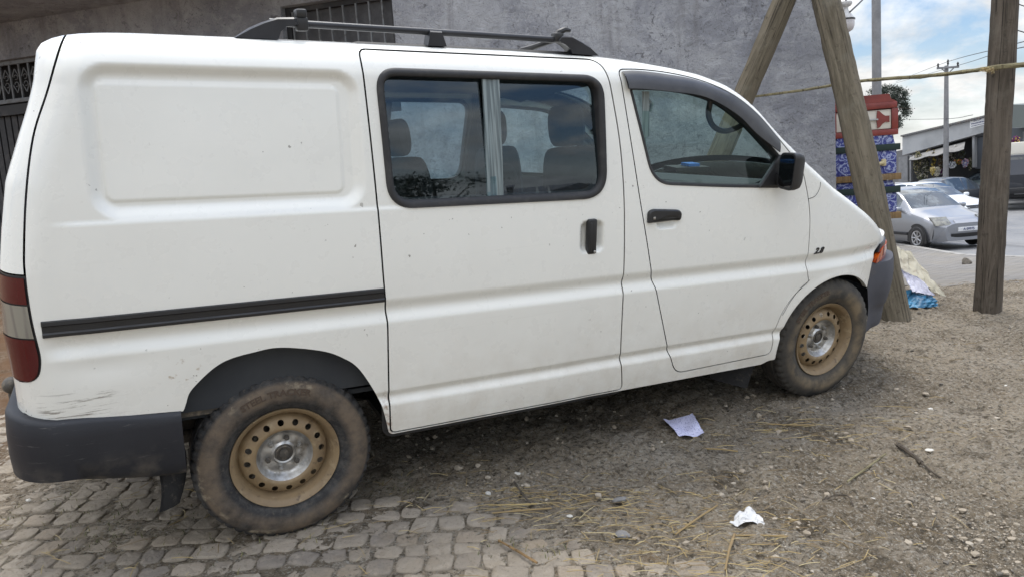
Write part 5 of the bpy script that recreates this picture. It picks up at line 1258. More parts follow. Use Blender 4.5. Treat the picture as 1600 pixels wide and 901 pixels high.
m = MB(); m.prism([(Wd-.205, .004, z(175)), (Wd-.215, .004, z(189)), (Wd-.205, .004, z(202.5)), (Wd-.180, .004, z(201)), (Wd-.155, .004, z(196)), (Wd-.125, .004, z(193.5)), (Wd-.085, .004, z(194)), (Wd-.085, .004, z(184)), (Wd-.125, .004, z(184)), (Wd-.155, .004, z(181)), (Wd-.180, .004, z(176.5))], (0, .011, 0)); m.obj('ornament', 'redwood', o, smooth=False)
tr = empty('trestle', (corg[0], corg[1], gz(corg[0]+.3, corg[1])), crot, 'plain timber trestle carrying the coffin stack', 'trestle'); zt = cz_(344)-gz(corg[0]+.3, corg[1])
for yy in (.15, 1.6):
    m = MB(); m.box((cwid*.42, yy, zt-.05), (cwid*.78, .09, .095), bev=.004); m.obj('beam', 'pole_wood', tr, sharp=30)
    for xx in (cwid*.16, cwid*.62): m = MB(); m.tube([(xx, yy, -.3), (xx, yy, zt-.10)], .035, 8); m.obj('leg', 'pole_wood', tr)

# ------------------------------------------------------------------ rubbish heap behind the leaning pole
def cloth(name, pxs, mat, label, seed, wr, nu=26):
    # pxs: rows of (px, py, depth) along the sheet
    G = np.array([[at(*q) for q in row] for row in pxs]); a, b = G.shape[:2]
    rows = np.array([spline(r, max(2, nu//(b-1))) for r in G]); Gd = np.array([spline(rows[:, j], max(2, nu//(a-1))) for j in range(rows.shape[1])]).transpose(1, 0, 2)
    u, v = np.meshgrid(np.linspace(0, 1, Gd.shape[0]), np.linspace(0, 1, Gd.shape[1]), indexing='ij'); r = np.random.default_rng(seed)
    w_ = sum(np.abs(np.sin((u*r.uniform(2, 9)+v*r.uniform(2, 9))*2+r.uniform(0, 6)))*r.uniform(.4, 1) for _ in range(6))/6-.3
    Gd = Gd+np.stack([w_*wr*.5, -w_*wr, w_*wr*.6], -1)+.025*wr*r.standard_normal(Gd.shape)
    Gd[..., 2] = np.maximum(Gd[..., 2], ground_h(Gd[..., 0], Gd[..., 1])+.02)
    m = MB(); m.grid(Gd); m.grid(Gd+np.array([0, .004, -.002]), flip=True); return tag(m.obj(name, mat, sharp=35), label, 'sheet' if 'sheet' in name else 'tarp', 'rubbish heap sheets')
cr = Mat('cream_sacking', (.46, .43, .34), .85); cr.over((.30, .27, .21), cr.ramp(cr.noise(9, 7), .48, .68)); cr.over((.20, .15, .11), cr.ramp(cr.noise(4, 5), .60, .70)); MT['sack'] = cr.m
wl_ = Mat('lilac_white_plastic', (.58, .58, .68), .45); wl_.over((.40, .40, .50), wl_.ramp(wl_.noise(7, 5), .5, .7)); MT['lilac_plastic'] = wl_.m
bt = Mat('blue_tarpaulin', (.035, .20, .36), .45); bt.over((.015, .085, .17), bt.ramp(bt.noise(8, 6), .42, .62)); bt.over((.10, .38, .55), bt.ramp(bt.noise(14, 5), .60, .72, 0, .7)); MT['tarp'] = bt.m
cloth('sack_sheet', [[(1392, 378, 6.98), (1408, 392, 6.88), (1420, 393, 6.88)], [(1400, 405, 6.78), (1425, 410, 6.73), (1440, 420, 6.68)], [(1412, 428, 6.58), (1440, 440, 6.53), (1458, 440, 6.53)], [(1440, 445, 6.48), (1460, 458, 6.43), (1476, 464, 6.43)]], 'sack', 'cream woven sacking draped down the rubbish heap behind the pole', 3, .07)
cloth('plastic_sheet', [[(1404, 418, 6.63), (1410, 424, 6.58)], [(1415, 436, 6.53), (1440, 438, 6.48)], [(1425, 455, 6.43), (1460, 462, 6.38)]], 'lilac_plastic', 'pale lilac plastic sheet over the blue tarpaulin', 5, .045)
cloth('blue_tarp', [[(1408, 452, 6.58), (1430, 454, 6.53), (1452, 460, 6.48)], [(1410, 466, 6.48), (1436, 466, 6.38), (1462, 470, 6.38)], [(1414, 480, 6.33), (1440, 481, 6.30), (1464, 481, 6.33)]], 'tarp', 'crumpled blue tarpaulin on the dirt beside the pole foot', 8, .06)
# ------------------------------------------------------------------ street background
def car(name, label, group, loc, heading, prof, mat, L, Wd, plate=None, detail=True):
    """prof: (x from the nose, belt height, top height, bottom height, half width, top half width); cabin marks"""
    rot = rotz(heading); o = empty(name, loc, rot, label, 'car', group)
    X = np.linspace(0, L, 90); pa = np.array(prof['st']); it = lambda c: np.interp(X, pa[:, 0], pa[:, c])
    k = np.exp(-np.linspace(-2, 2, 7)**2); k /= k.sum(); sm = lambda v: np.convolve(np.pad(v, 3, mode='edge'), k, 'valid')
    zb, zt, z0, hw, tw = sm(it(1)), sm(it(2)), sm(it(3)), sm(it(4)), sm(it(5))
    zb = np.minimum(zb, zt-.03)
    rows = []
    for i in range(len(X)):
        p = [(hw[i]-.06, z0[i]), (hw[i], z0[i]+.10), (hw[i]+.012, z0[i]*.5+zb[i]*.5), (hw[i], zb[i]-.06), (hw[i]-.025, zb[i])]
        for t in (.33, .66, 1.): p.append(((hw[i]-.03)*(1-t)+tw[i]*t, zb[i]*(1-t)+(zt[i]-.035)*t))
        p += [(tw[i]-.05, zt[i]-.008), (tw[i]*.6, zt[i]+.006), (0, zt[i]+.012)]
        rows.append([(X[i], -y, z) for y, z in p]+[(X[i], y, z) for y, z in p[-2::-1]])
    P = np.array(rows); n = P.shape[1]; h = n//2
    body, sidew, ws, rw = MB(), MB(), MB(), MB(); a_, b_, c_, d_ = prof['glass']     # windscreen from a to b, rear window from c to d
    def quads(sel, flip):
        F = []
        for i in range(len(X)-1):
            for j in range(n-1):
                if sel(i, j): q = (i*n+j, i*n+j+1, (i+1)*n+j+1, (i+1)*n+j); F.append(q[::-1] if flip else q)
        return F
    def zone(i, j):
        jj = j if j < h else n-2-j; x = (X[i]+X[min(i+1, len(X)-1)])/2
        if jj >= 8 and a_ < x < b_: return 'ws'
        if jj >= 8 and c_ < x < d_: return 'rw'
        if 4 <= jj <= 6:
            for s0, s1 in prof['side']:
                if s0 < x < s1: return 'side'
        return 'body'
    V = P.reshape(-1, 3); parts = {}
    for z_, nm, mt in (('body', 'body', mat), ('side', 'side_window', 'cglass'), ('ws', 'windscreen', 'cglass'), ('rw', 'rear_window', 'cglass')):
        F = quads(lambda i, j: zone(i, j) == z_, True)
        if z_ == 'side':
            for sgn in (0, 1):
                FF = [f for f in F if (V[f[0]][1] < 0) == (sgn == 0)]
                for s0, s1 in prof['side']:
                    F3 = [f for f in FF if s0-.06 < V[f[0]][0] < s1+.06]
                    if F3:
                        ids = sorted({i for f in F3 for i in f}); mp_ = {a: b for b, a in enumerate(ids)}; obj(nm, V[ids], [[mp_[i] for i in f] for f in F3], mt, o)
            continue
        ids = sorted({i for f in F for i in f}); mp_ = {a: b for b, a in enumerate(ids)}
        FF = [[mp_[i] for i in f] for f in F]; VV = list(V[ids])
        if z_ == 'body':
            for e, fl in ((0, 0), (len(X)-1, 1)):
                k0 = len(VV); VV += [tuple(p) for p in P[e]]; q = list(range(k0, k0+n)); FF.append(q if fl else q[::-1])
        parts[z_] = obj(nm, VV, FF, mt, o, sharp=50)
    R_ = prof.get('r', .29)
    for xw in prof['wheels']:
        for sg in (-1, 1):
            hwv = float(np.interp(xw, X, hw)); m = MB(); yv = sg*(hwv-.085)
            th = np.linspace(0, np.pi, 20); m.grid(np.array([[(xw+(R_+.06)*math.cos(t), sg*(hwv+.018), R_+(R_+.06)*math.sin(t)) for t in th], [(xw+(R_+.0)*math.cos(t), sg*(hwv+.019), R_+(R_+.0)*math.sin(t)) for t in th], [(xw+.001*math.cos(t), sg*(hwv+.019), R_*.9) for t in th]])); m.grid(np.array([[(xw+(R_+.06), sg*(hwv+.018), R_), (xw-(R_+.06), sg*(hwv+.018), R_)], [(xw+(R_+.06), sg*(hwv+.018), .17), (xw-(R_+.06), sg*(hwv+.018), .17)]])); m.obj('dark_arch_disc', 'seal', o, smooth=False)  # black disc on the uncut side, its colour standing for the shaded arch opening
            wq = bpy.data.objects.new('wheel', None); COL.objects.link(wq); wq.parent = o; wq.location = (xw, yv, R_)
            q = 1 if sg > 0 else -1
            m = MB(); m.lathe([(R_*.62, q*.10), (R_*.70, q*.125), (R_*.9, q*.120), (R_, q*.09), (R_, -q*.08), (R_*.6, -q*.09)], 32, axis='y'); m.obj('tyre', 'seal', wq)
            m = MB()
            m.lathe([(.001, q*.112), (R_*.16, q*.112), (R_*.2, q*.10), (R_*.22, q*.075)], 20, axis='y'); m.lathe([(R_*.52, q*.108), (R_*.63, q*.116), (R_*.64, q*.09)], 28, axis='y')
            for i in range(7):
                a = i*2*np.pi/7; m.tube([(R_*.15*math.cos(a), q*.10, R_*.15*math.sin(a)), (R_*.58*math.cos(a), q*.108, R_*.58*math.sin(a))], .020, 6)
            m.lathe([(R_*.6, q*.05), (.001, q*.05)], 20, axis='y'); m.obj('rim', 'hubcap', wq)
    def front_patch(name, y0, y1, z0_, z1_, mt, dx=.012, xo=0., parent=None):
        # patch on the nose, following its height profile
        m = MB(); ys = np.linspace(y0, y1, 8); zz = np.linspace(z0_, z1_, 6); G = []
        for z in zz:
            r = []
            for y in ys:
                xi = float(np.interp(z, prof['nose'][1], prof['nose'][0]))+prof.get('round', .22)*(abs(y)/hw.max())**3.5
                r.append((xi-dx, y, z))
            G.append(r)
        G = np.array(G); m.grid(G, flip=True); m.grid(np.stack([np.vstack([G[0], G[-1][::-1]]), np.vstack([G[0], G[-1][::-1]])+np.array([.05, 0, 0])], 0), closev=True); return m.obj(name, mt, parent or o, sharp=40)
    return o, front_patch, float(hw.max())
sv_ = Mat('silver_car_paint', (.27, .278, .30), .34, metal=.5, coat=.5); MT['silver'] = sv_.m
wt_ = Mat('white_car_paint', (.66, .68, .70), .3, coat=.5); MT['whitecar'] = wt_.m
dkp = Mat('dark_car_paint', (.025, .027, .033), .35, coat=.5); MT['darkcar'] = dkp.m
rdp = Mat('grey_car_paint', (.10, .13, .14), .4, coat=.4); MT['greycar'] = rdp.m
cg = Mat('dark_car_glass', (.035, .045, .055), .04, spec=.9); cg.over((.16, .19, .21), cg.ramp(cg.noise(2.2, 4), .50, .66, 0, .9)); MT['cglass'] = cg.m
hc = Mat('hubcap_silver', (.42, .42, .43), .4, metal=.5); MT['hubcap'] = hc.m
ln = Mat('head_lamp_glass', (.24, .235, .20), .12, coat=.6); ln.over((.12, .12, .11), ln.ramp(ln.noise(8, 3), .45, .6)); MT['headlamp'] = ln.m
MT['plate'] = Mat('white_plate', (.72, .73, .74), .5).m
MT['plate_ink'] = Mat('blue_plate_ink', (.05, .06, .16), .5).m
MT['tailred'] = Mat('tail_lamp_red', (.45, .03, .03), .3, coat=.4).m
hatch = dict(st=[(0, .55, .60, .22, .52, .42), (.06, .62, .68, .20, .66, .56), (.22, .68, .76, .19, .765, .66), (.50, .78, .83, .18, .81, .72), (.92, .88, .93, .18, .825, .74), (1.05, .90, .985, .18, .83, .73), (1.55, .93, 1.33, .18, .83, .63), (1.85, .94, 1.455, .18, .83, .585), (2.3, .95, 1.50, .18, .83, .58), (2.95, .97, 1.465, .19, .83, .575), (3.30, .98, 1.36, .21, .81, .58), (3.52, .90, 1.02, .24, .78, .60), (3.61, .72, .80, .28, .70, .52)],
             glass=(1.04, 1.84, 3.0, 3.46), side=((1.42, 2.22), (2.30, 2.98)), wheels=(.66, 3.03), nose=((.10, .02, .00, .02, .10, .22), (.22, .35, .52, .62, .70, .78)), r=.29, round=.20)
def silver_car():
    dpt = 18.9; p = at(1490, 372, 18.3); loc = np.array([p[0], p[1], road_z(p[0], p[1])])
    loc = (at(1511, 371, 18.0)); hd = math.pi/2+R(8)       # x axis runs from nose to tail = away from us
    loc = np.array([loc[0], loc[1], road_z(loc[0], loc[1])+.0])
    o, fp, hw = car('parked_car', 'silver hatchback parked at the kerb facing us, nearest of the parked cars', 'cars on the street', loc, hd, hatch, 'silver', 3.61, 1.66)
    fp('head_light', -.74, -.40, .60, .795, 'headlamp', .03); fp('head_light', .40, .74, .60, .795, 'headlamp', .03)
    fp('grille', -.30, .30, .63, .70, 'hubcap', .035)
    fp('bumper', -.78, .78, .215, .545, 'silver', .045)
    fp('air_intake', -.42, .42, .29, .39, 'black', .056)
    pl = fp('number_plate', -.27, .27, .44, .535, 'plate', .062)
    V, F = text_mesh('A 09975', .085, .002, 0, .001); obj('plate_text', np.stack([0*V[:, 0]-.064-V[:, 2], -V[:, 0], V[:, 1]+.487], -1), F, 'plate_ink', pl, smooth=False)
    for s in (-1, 1):
        m = MB(); m.box((1.28, s*.90, .985), (.13, .17, .12), bev=.045); m.tube([(1.30, s*.80, .95), (1.29, s*.87, .97)], .025, 8); m.obj('wing_mirror', 'silver', o, sharp=50)
    m = MB(); m.tube([(1.04, .55, .965), (1.08, 0, 1.00), (1.04, -.60, .965)], .014, 6); m.obj('wiper', 'seal', o)
    m = MB(); m.box((0, 0, .66), (.03, .10, .035), bev=.008); 
    for s in (-1, 1):
        m = MB(); m.box((1.85, s*.845, .38), (1.7, .02, .07), bev=.006); m.obj('side_moulding', 'rack', o, sharp=40)
    return o
silver_car()
def other_car(label, px, py, dpt, mat, hd, sc=1.0, lights=True, back=False):
    p = at(px, py, dpt); loc = np.array([p[0], p[1], road_z(p[0], p[1])])
    o, fp, hw = car('parked_car', label, 'cars on the street', loc, hd, saloon, mat, 4.3, 1.7)
    if back:
        fp('tail_light', -.76, -.50, .66, .82, 'tailred', .03); fp('tail_light', .50, .76, .66, .82, 'tailred', .03)
    else:
        fp('head_light', -.74, -.42, .58, .72, 'headlamp', .03); fp('head_light', .42, .74, .58, .72, 'headlamp', .03); fp('grille', -.34, .34, .58, .68, 'black', .03)
    pl = fp('number_plate', -.26, .26, .42, .52, 'plate', .05)
    for s in (-1, 1):
        m = MB(); m.box((1.50, s*.92, .96), (.12, .16, .12), bev=.04); m.tube([(1.5, s*.80, .92), (1.5, s*.88, .95)], .025, 8); m.obj('wing_mirror', mat, o, sharp=50)
    return o
saloon = dict(st=[(0, .52, .58, .22, .56, .46), (.06, .60, .66, .20, .70, .58), (.3, .70, .78, .18, .80, .68), (1.1, .86, .90, .18, .84, .74), (1.32, .88, .96, .18, .845, .74), (1.75, .90, 1.22, .18, .845, .64), (2.15, .91, 1.395, .18, .845, .58), (2.7, .92, 1.43, .18, .845, .57), (3.25, .93, 1.385, .19, .845, .57), (3.75, .94, 1.13, .20, .83, .62), (3.95, .93, 1.02, .22, .82, .64), (4.22, .80, .94, .25, .78, .62), (4.3, .62, .70, .30, .70, .54)],
              glass=(1.30, 2.14, 3.28, 3.86), side=((1.62, 2.40), (2.48, 3.30)), wheels=(.78, 3.38), nose=((.08, .02, .00, .02, .08, .20), (.22, .35, .50, .60, .68, .76)), r=.30, round=.22)
other_car('white car parked just behind the silver hatchback', 1527, 330, 23.6, 'whitecar', math.pi/2+R(10))
other_car('black car parked in front of the shops left of the flower stall', 1415, 290, 34, 'darkcar', math.pi/2+R(10))
other_car('grey green car with a red tail lamp parked before the shops', 1494, 276, 37, 'greycar', R(20), back=True)
other_car('dark grey car half hidden behind the dark timber post', 1548, 280, 31, 'darkcar', R(200))

# truck at the right edge
tk = empty('truck', (*at(1597, 284, 29.0)[:2], road_z(*at(1597, 284, 29.0)[:2])), rotz(R(52)), 'dark lorry with a white tarpaulined box at the right edge of the street', 'truck')
m = MB(); m.box((2.2, 0, .75), (5.2, .9, .22), bev=.02); m.box((.15, 0, .62), (.18, 2.2, .30), bev=.03); m.obj('chassis', 'black', tk, sharp=30)
m = MB(); m.prism([(.05, -1.0, .75), (.05, -1.0, 1.35), (.35, -1.0, 2.1), (1.5, -1.0, 2.15), (1.5, -1.0, .75)], (0, 2.0, 0)); m.obj('cab', 'darkcar', tk, smooth=False)
m = MB(); m.box((3.3, 0, 1.75), (3.4, 2.1, 1.7), bev=.04); m.obj('cargo_box', 'cream', tk, sharp=30)
for xw in (.75, 3.9):
    for s in (-1, 1):
        m = MB(); m.lathe([(.001, s*.10), (.22, s*.10), (.28, s*.14), (.44, s*.12), (.44, -s*.10), (.1, -s*.12)], 24, (xw, s*.92, .44), axis='y'); m.obj('wheel', 'seal', tk)
m = MB(); m.prism([(.20, -.85, 1.42), (.33, -.85, 2.02), (.33, .85, 2.02), (.20, .85, 1.42)], (-.03, 0, .0)); m.obj('windscreen', 'cglass', tk, smooth=False)
m = MB(); m.box((.05, 0, .66), (.03, .5, .11)); m.obj('number_plate', 'plate', tk, smooth=False)

# shop row across the road
sA_, sB_ = at(1408, 288, 43.0), at(1640, 280, 33.0); zA, zB = road_z(sA_[0], 40)-.02, road_z(sB_[0], 33)-.02
sd = sB_-sA_; sd[2] = 0; SL = np.linalg.norm(sd); sd /= SL; sn = np.array([sd[1], -sd[0], 0])
if sn @ (CW-sA_) < 0: sn = -sn
def sp3(px, py, out=0.):                        # point of the shop front seen at px,py
    d = RW.T @ np.array([(px-800)/FPX, -(py-450.5)/FPX, 1.0]); t = ((sA_+sn*out-CW) @ sn)/(d @ sn); return CW+d*t
pg = Mat('pale_grey_fascia', (.40, .41, .42), .8); pg.over((.31, .32, .33), pg.ramp(pg.noise(.8, 6), .45, .66)); MT['fascia'] = pg.m
sg = Mat('dark_slate_panel', (.075, .085, .10), .6); MT['slate'] = sg.m
cu = Mat('corrugated_iron', (.17, .17, .175), .55, metal=.4); cu.over((.24, .20, .17), cu.ramp(cu.noise(2, 6), .5, .7)); MT['iron_roof'] = cu.m
aw = Mat('awning_sheet', (.22, .215, .205), .8); aw.over((.12, .115, .11), aw.ramp(aw.noise(2, 6, .7), .45, .65)); MT['awning'] = aw.m
shop = empty('shop_row', (sA_[0], sA_[1], zA), None, 'long low grey shop building with a sloping fascia across the road', 'building')
bpy.context.view_layer.update()
def chs(o, par=None): 
    o.parent = par or shop
    if par is None: o.matrix_parent_inverse = shop.matrix_world.inverted()
    return o
def quadprism(mb, pts, depth): mb.prism(pts, -sn*depth)
def ext(p0, p1, k): return p1+(p1-p0)*k
ft = [sp3(1410, 213), sp3(1545, 181)]; fb = [sp3(1410, 243), sp3(1545, 205)]
ftr, fbr = ext(ft[0], ft[1], .16), ext(fb[0], fb[1], .16)
m = MB(); quadprism(m, [fb[0], fbr, ftr, ft[0]], .35); chs(m.obj('fascia', 'fascia', smooth=False))
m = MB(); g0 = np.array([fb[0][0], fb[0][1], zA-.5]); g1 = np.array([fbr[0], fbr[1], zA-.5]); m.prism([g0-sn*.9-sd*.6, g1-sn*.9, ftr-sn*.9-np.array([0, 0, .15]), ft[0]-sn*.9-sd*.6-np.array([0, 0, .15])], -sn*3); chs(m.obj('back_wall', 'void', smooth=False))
m = MB()
for i in range(80):
    a = i/80; b = (i+1)/80; lo = ft[0]*(1-a)+ftr*a; hi = ft[0]*(1-b)+ftr*b; off = np.array([0, 0, .02 if i % 2 else .05]); m.prism([lo+sn*.12+off-np.array([0, 0, .08]), hi+sn*.12+off-np.array([0, 0, .08]), hi+sn*.12+off, lo+sn*.12+off], -sn*6)
chs(m.obj('roof', 'iron_roof', smooth=False))
def slab(name, mat, px0, px1, pyt, pyb, out=0., dep=.15, par=None):
    m = MB(); quadprism(m, [sp3(px0, pyb[0], out), sp3(px1, pyb[1], out), sp3(px1, pyt[1], out), sp3(px0, pyt[0], out)], dep); return chs(m.obj(name, mat, smooth=False), par)
slab('pier', 'fascia', 1519, 1522.5, (209, 208), (262, 262), -.2)
slab('door', 'slate', 1523.5, 1536, (216, 214), (264, 264), -.35); slab('door', 'slate', 1537.2, 1546, (214, 212), (264, 264), -.35)
slab('lintel', 'slate', 1522.5, 1560, (209.5, 201), (215, 208), -.25)
slab('shutter', 'gate', 1546.5, 1560, (212, 210), (264, 264), -.45)
slab('post', 'concrete', 1421, 1423.5, (243, 243), (284, 284), .6, .12)
slab('post', 'gate', 1455, 1457, (236, 236), (276, 276), .2, .12)
slab('side_wall', 'iron_roof', 1395, 1420, (238, 232), (285, 285), -1.5, .2)
slab('roller_door', 'concrete', 1404, 1418, (246, 244), (284, 284), -1.2, .1)
m = MB(); a0, a1 = sp3(1420, 250, 1.9), sp3(1506, 232, 1.7); b0, b1 = sp3(1424, 243.5, 0), sp3(1508, 222, 0); n_ = 14
rowa = [a0*(1-t)+a1*t+np.array([0, 0, -.08*abs(math.sin(t*9))]) for t in np.linspace(0, 1, n_)]; rowb = [b0*(1-t)+b1*t for t in np.linspace(0, 1, n_)]
m.grid(np.array([rowa, rowb])); m.grid(np.array([rowa, rowb])-np.array([0, 0, .03]), flip=True); chs(m.obj('awning', 'awning', smooth=False))
# second building further right, half hidden by the post
gg = Mat('grey_green_fascia', (.13, .15, .145), .7); MT['ggreen'] = gg.m
shop2 = empty('corner_shop', (*sp3(1600, 270, .5)[:2], road_z(sp3(1600, 270, .5)[0], 33)), None, 'grey green fronted shop at the right edge behind the dark post', 'building')
bpy.context.view_layer.update()
def slab2(name, mat, px0, px1, pyt, pyb, out=0., dep=.3):
    m = MB(); quadprism(m, [sp3(px0, pyb, out), sp3(px1, pyb, out), sp3(px1, pyt, out), sp3(px0, pyt, out)], dep); o = m.obj(name, mat, smooth=False); o.parent = shop2; o.matrix_parent_inverse = shop2.matrix_world.inverted(); return o
slab2('fascia', 'ggreen', 1566, 1660, 164, 200, 1.0, 4.0); slab2('wall', 'slate', 1570, 1655, 200.5, 292, .2, 3.0); slab2('shutter', 'concrete', 1598, 1640, 206, 290, .28, .07)
# painted shop sign
sgn = slab('sign_board', 'plate', 1515.5, 1541, (187, 181), (201, 194.5), .02, .03)
tl_ = sp3(1516, 187, .025); tr_ = sp3(1540, 181.4, .025); bl_ = sp3(1516, 201, .025); ux = (tr_-tl_); uy = (bl_-tl_)
V, F = text_mesh('BLUP', 1.0, .0, 0, .0); w0_ = V[:, 0].max()-V[:, 0].min(); h0_ = V[:, 1].max()-V[:, 1].min()
chs(obj('sign_text', tl_+np.outer(.5+V[:, 0]/w0_*.55, ux)+np.outer(.22-V[:, 1]/h0_*.28, uy)+sn*.006, F, 'plate_ink', None, smooth=False), sgn)
rs_ = np.random.default_rng(4); m = MB()          # two lower lines are too worn to read: broken dark strokes
for y0, hh, n__ in ((.55, .15, 12), (.80, .10, 15)):
    a = .07
    for _ in range(n__):
        w__ = .86/n__*rs_.uniform(.5, .85); h__ = hh*rs_.uniform(.6, 1.0); q = [tl_+ux*(a+dx)+uy*(y0+dy)+sn*.006 for dx, dy in ((0, -h__/2), (0, h__/2), (w__, h__/2), (w__, -h__/2))]; m.add(q, [(0, 1, 2, 3)]); a += .86/n__
chs(m.obj('worn_lettering', 'plate_ink', None, smooth=False), sgn)
# goods hung out at the flower stall: each bunch a thing
lf = Mat('garland_leaf', (.085, .095, .035), .8); MT['leafy'] = lf.m
yl = Mat('yellow_flower', (.50, .38, .07), .8); MT['yellow'] = yl.m
pk = Mat('pink_cloth', (.40, .22, .24), .8); MT['pink'] = pk.m; MT['purple'] = Mat('purple_cloth', (.13, .02, .12), .8).m; MT['clutter'] = Mat('dark_goods', (.07, .06, .05), .8).m
def bunch(name, px, py, w_, h_, out, mats, label, seed, n=160, cat='garland', group='garlands and goods hung before the shops'):
    c = sp3(px, py, out); r = np.random.default_rng(seed); sc = np.linalg.norm(c-CW)/FPX; m = MB()
    for _ in range(int(n*2.2)):
        p = r.standard_normal(3); p /= np.linalg.norm(p); p *= r.random()**.4; q = c+sd*p[0]*w_*sc/2+sn*p[1]*w_*sc*.35+np.array([0, 0, p[2]*h_*sc/2]); s_ = r.uniform(.025, .075)
        a, b = r.standard_normal(3), r.standard_normal(3); a /= np.linalg.norm(a); b -= a*(a @ b); b /= np.linalg.norm(b)
        m.add([q-a*s_, q-b*s_*.5, q+a*s_, q+b*s_*.5], [(0, 1, 2, 3)], int(r.integers(len(mats))))
    return tag(obj(name, m.v, m.f, None, None, False, mats=mats, fmat=m.fm), label, cat, group)
bunch('garland', 1434, 255, 13, 36, 1.2, ['leafy', 'gate', 'cream_handle'], 'tall green and cream hanging garland, leftmost at the stall', 1, 240)
bunch('garland', 1446, 262, 12, 34, 1.2, ['leafy', 'sack', 'gate'], 'brownish garland right of the tall green one', 2, 220)
bunch('garland', 1459, 255, 7, 38, 1.1, ['plank', 'yellow', 'gate', 'leafy'], 'yellow and brown garland hanging before the stall', 3, 170)
bunch('garland', 1441, 278, 16, 16, 1.5, ['leafy', 'gate', 'sack'], 'low dark green bunch standing under the garlands', 4, 170)
bunch('flower_bunch', 1457, 266, 7, 10, 1.9, ['yellow', 'cream_handle'], 'bright yellow flower bunch at the stall', 5, 90, 'flowers')
bunch('sack', 1464, 268, 9, 14, 1.6, ['sack', 'cream'], 'pale sack standing under the awning', 6, 140, 'sack')
bunch('goods_pile', 1497, 253, 12, 7, .9, ['yellow', 'leafy', 'tailred'], 'yellow and red goods on the shop counter', 7, 120, 'goods')
bunch('goods_pile', 1508, 255, 9, 12, .9, ['pink', 'plate', 'damask'], 'pink, white and blue goods beside the pier', 8, 120, 'goods')
bunch('goods_pile', 1488, 258, 14, 9, 1.2, ['lilac_plastic', 'greycar', 'plate'], 'pale lilac goods in front of the counter', 9, 130, 'goods')
bunch('goods_pile', 1540, 257, 8, 14, 1.0, ['sack', 'cream', 'gate'], 'pale bundle against the dark shop door', 10, 120, 'goods')
bunch('paper_bundle', 1493, 231, 4, 6, .6, ['plate', 'cream'], 'white paper bundle hanging inside the shop', 11, 50, 'goods')
bunch('purple_cloth', 1587, 222, 12, 16, 1.5, ['purple', 'purple', 'purple', 'yellow'], 'purple and yellow cloth bundle hung at the right edge', 12, 120, 'cloth')

for i, (px, py, w_, h_, ms, lab) in enumerate([(1427, 252, 8, 26, ['clutter', 'leafy', 'sack'], 'dim goods hung at the left end of the stall'), (1452, 240, 8, 12, ['clutter', 'cream_handle', 'plank'], 'brown goods hung under the awning edge'), (1470, 250, 9, 26, ['clutter', 'plank', 'sack'], 'brown stacked goods under the awning left of the slim pole'), (1488, 244, 10, 16, ['clutter', 'leafy', 'clutter', 'cream'], 'dark leafy goods hung right of the slim pole'), (1503, 240, 10, 14, ['clutter', 'leafy', 'greycar'], 'dark goods in the shop shadow left of the pier'), (1474, 270, 9, 12, ['clutter', 'plate', 'purple'], 'small mixed goods at the foot of the slim pole'), (1516, 256, 5, 18, ['leafy', 'sack', 'clutter'], 'green plant standing against the pier')]):
    bunch('goods_pile', px, py, w_, h_, -.3+.3*(i % 3), ms, lab, 30+i, 150, 'goods')
# utility poles, wires, tree
ub = at(1371, 300, 20.2); up = empty('utility_pole', (ub[0], ub[1], road_z(ub[0], 20)), None, 'thick grey concrete utility pole rising behind the coffins', 'utility pole', 'utility poles along the street')
m = MB(); m.tube([(0, 0, -.2), (0, 0, 4), (0, 0, 9.5)], [.135, .115, .10], 16); m.obj('pole', 'concrete', up)
m = MB(); m.lathe([(.125, 3.62), (.133, 3.63), (.133, 3.69), (.125, 3.70)], 16); m.obj('band', 'iron', up)
vb = at(1478, 262, 36.); vt = at(1480, 103, 36.); vz = road_z(vb[0], 36)
vp = empty('utility_pole', (vb[0], vb[1], vz), None, 'slim grey utility pole with a crossarm of insulators before the shops', 'utility pole', 'utility poles along the street')
top = vt[2]-vz; m = MB(); m.tube([(0, 0, -.2), (0, 0, top/2), (0, 0, top)], [.13, .115, .085], 14); m.obj('pole', 'concrete', vp)
m = MB(); m.box((0, -.12, top-.10), (1.02, .08, .09), bev=.01); m.tube([(-.28, -.11, top-.14), (0, -.11, top-.38)], .025, 6); m.tube([(.28, -.11, top-.14), (0, -.11, top-.38)], .025, 6); m.obj('crossarm', 'concrete', vp)
for xx in (-.46, 0, .46):
    m = MB(); zz = top-.05+(.14 if xx == 0 else 0); m.lathe([(.02, zz-.1), (.05, zz), (.03, zz+.05), (.055, zz+.09), (.03, zz+.15), (.001, zz+.19)], 10, (xx, -.12, 0)); m.obj('insulator', 'seal', vp)
def wire(pts, r, label):
    L = spline([at(*q) for q in pts], 6); m = MB(); m.tube(L, r, 5); tag(m.obj('power_line', 'cable'), label, 'power line', 'power lines')
wire([(1400, 128, 70), (1469, 101, 36), (1560, 76, 20), (1640, 55, 14)], .011, 'upper power line from the slim pole crossing behind the dark post')
wire([(1400, 130, 70), (1496, 103, 36), (1560, 83, 20), (1640, 67, 14)], .011, 'second power line just below the upper one')
wire([(1405, 187, 60), (1478, 186, 36), (1520, 180, 30)], .012, 'low thin line crossing just above the shop roof')
wire([(1590, 6, 12), (1600, 10, 12), (1650, 25, 12)], .008, 'short line leaving the top of the dark post')
wire([(1590, 48, 11), (1600, 51, 11), (1650, 66, 11)], .008, 'bent line at the right edge beside the dark post')
td = 52.0; tb = at(1392, 240, td); tc_ = at(1390, 160, td); tz = float(ground_h(tb[0], td))
tree = empty('tree', (tb[0], tb[1], tz), None, 'dark drooping tree behind the red coffin and the concrete pole', 'tree')
m = MB(); H_ = tc_[2]-tz; br_ = []
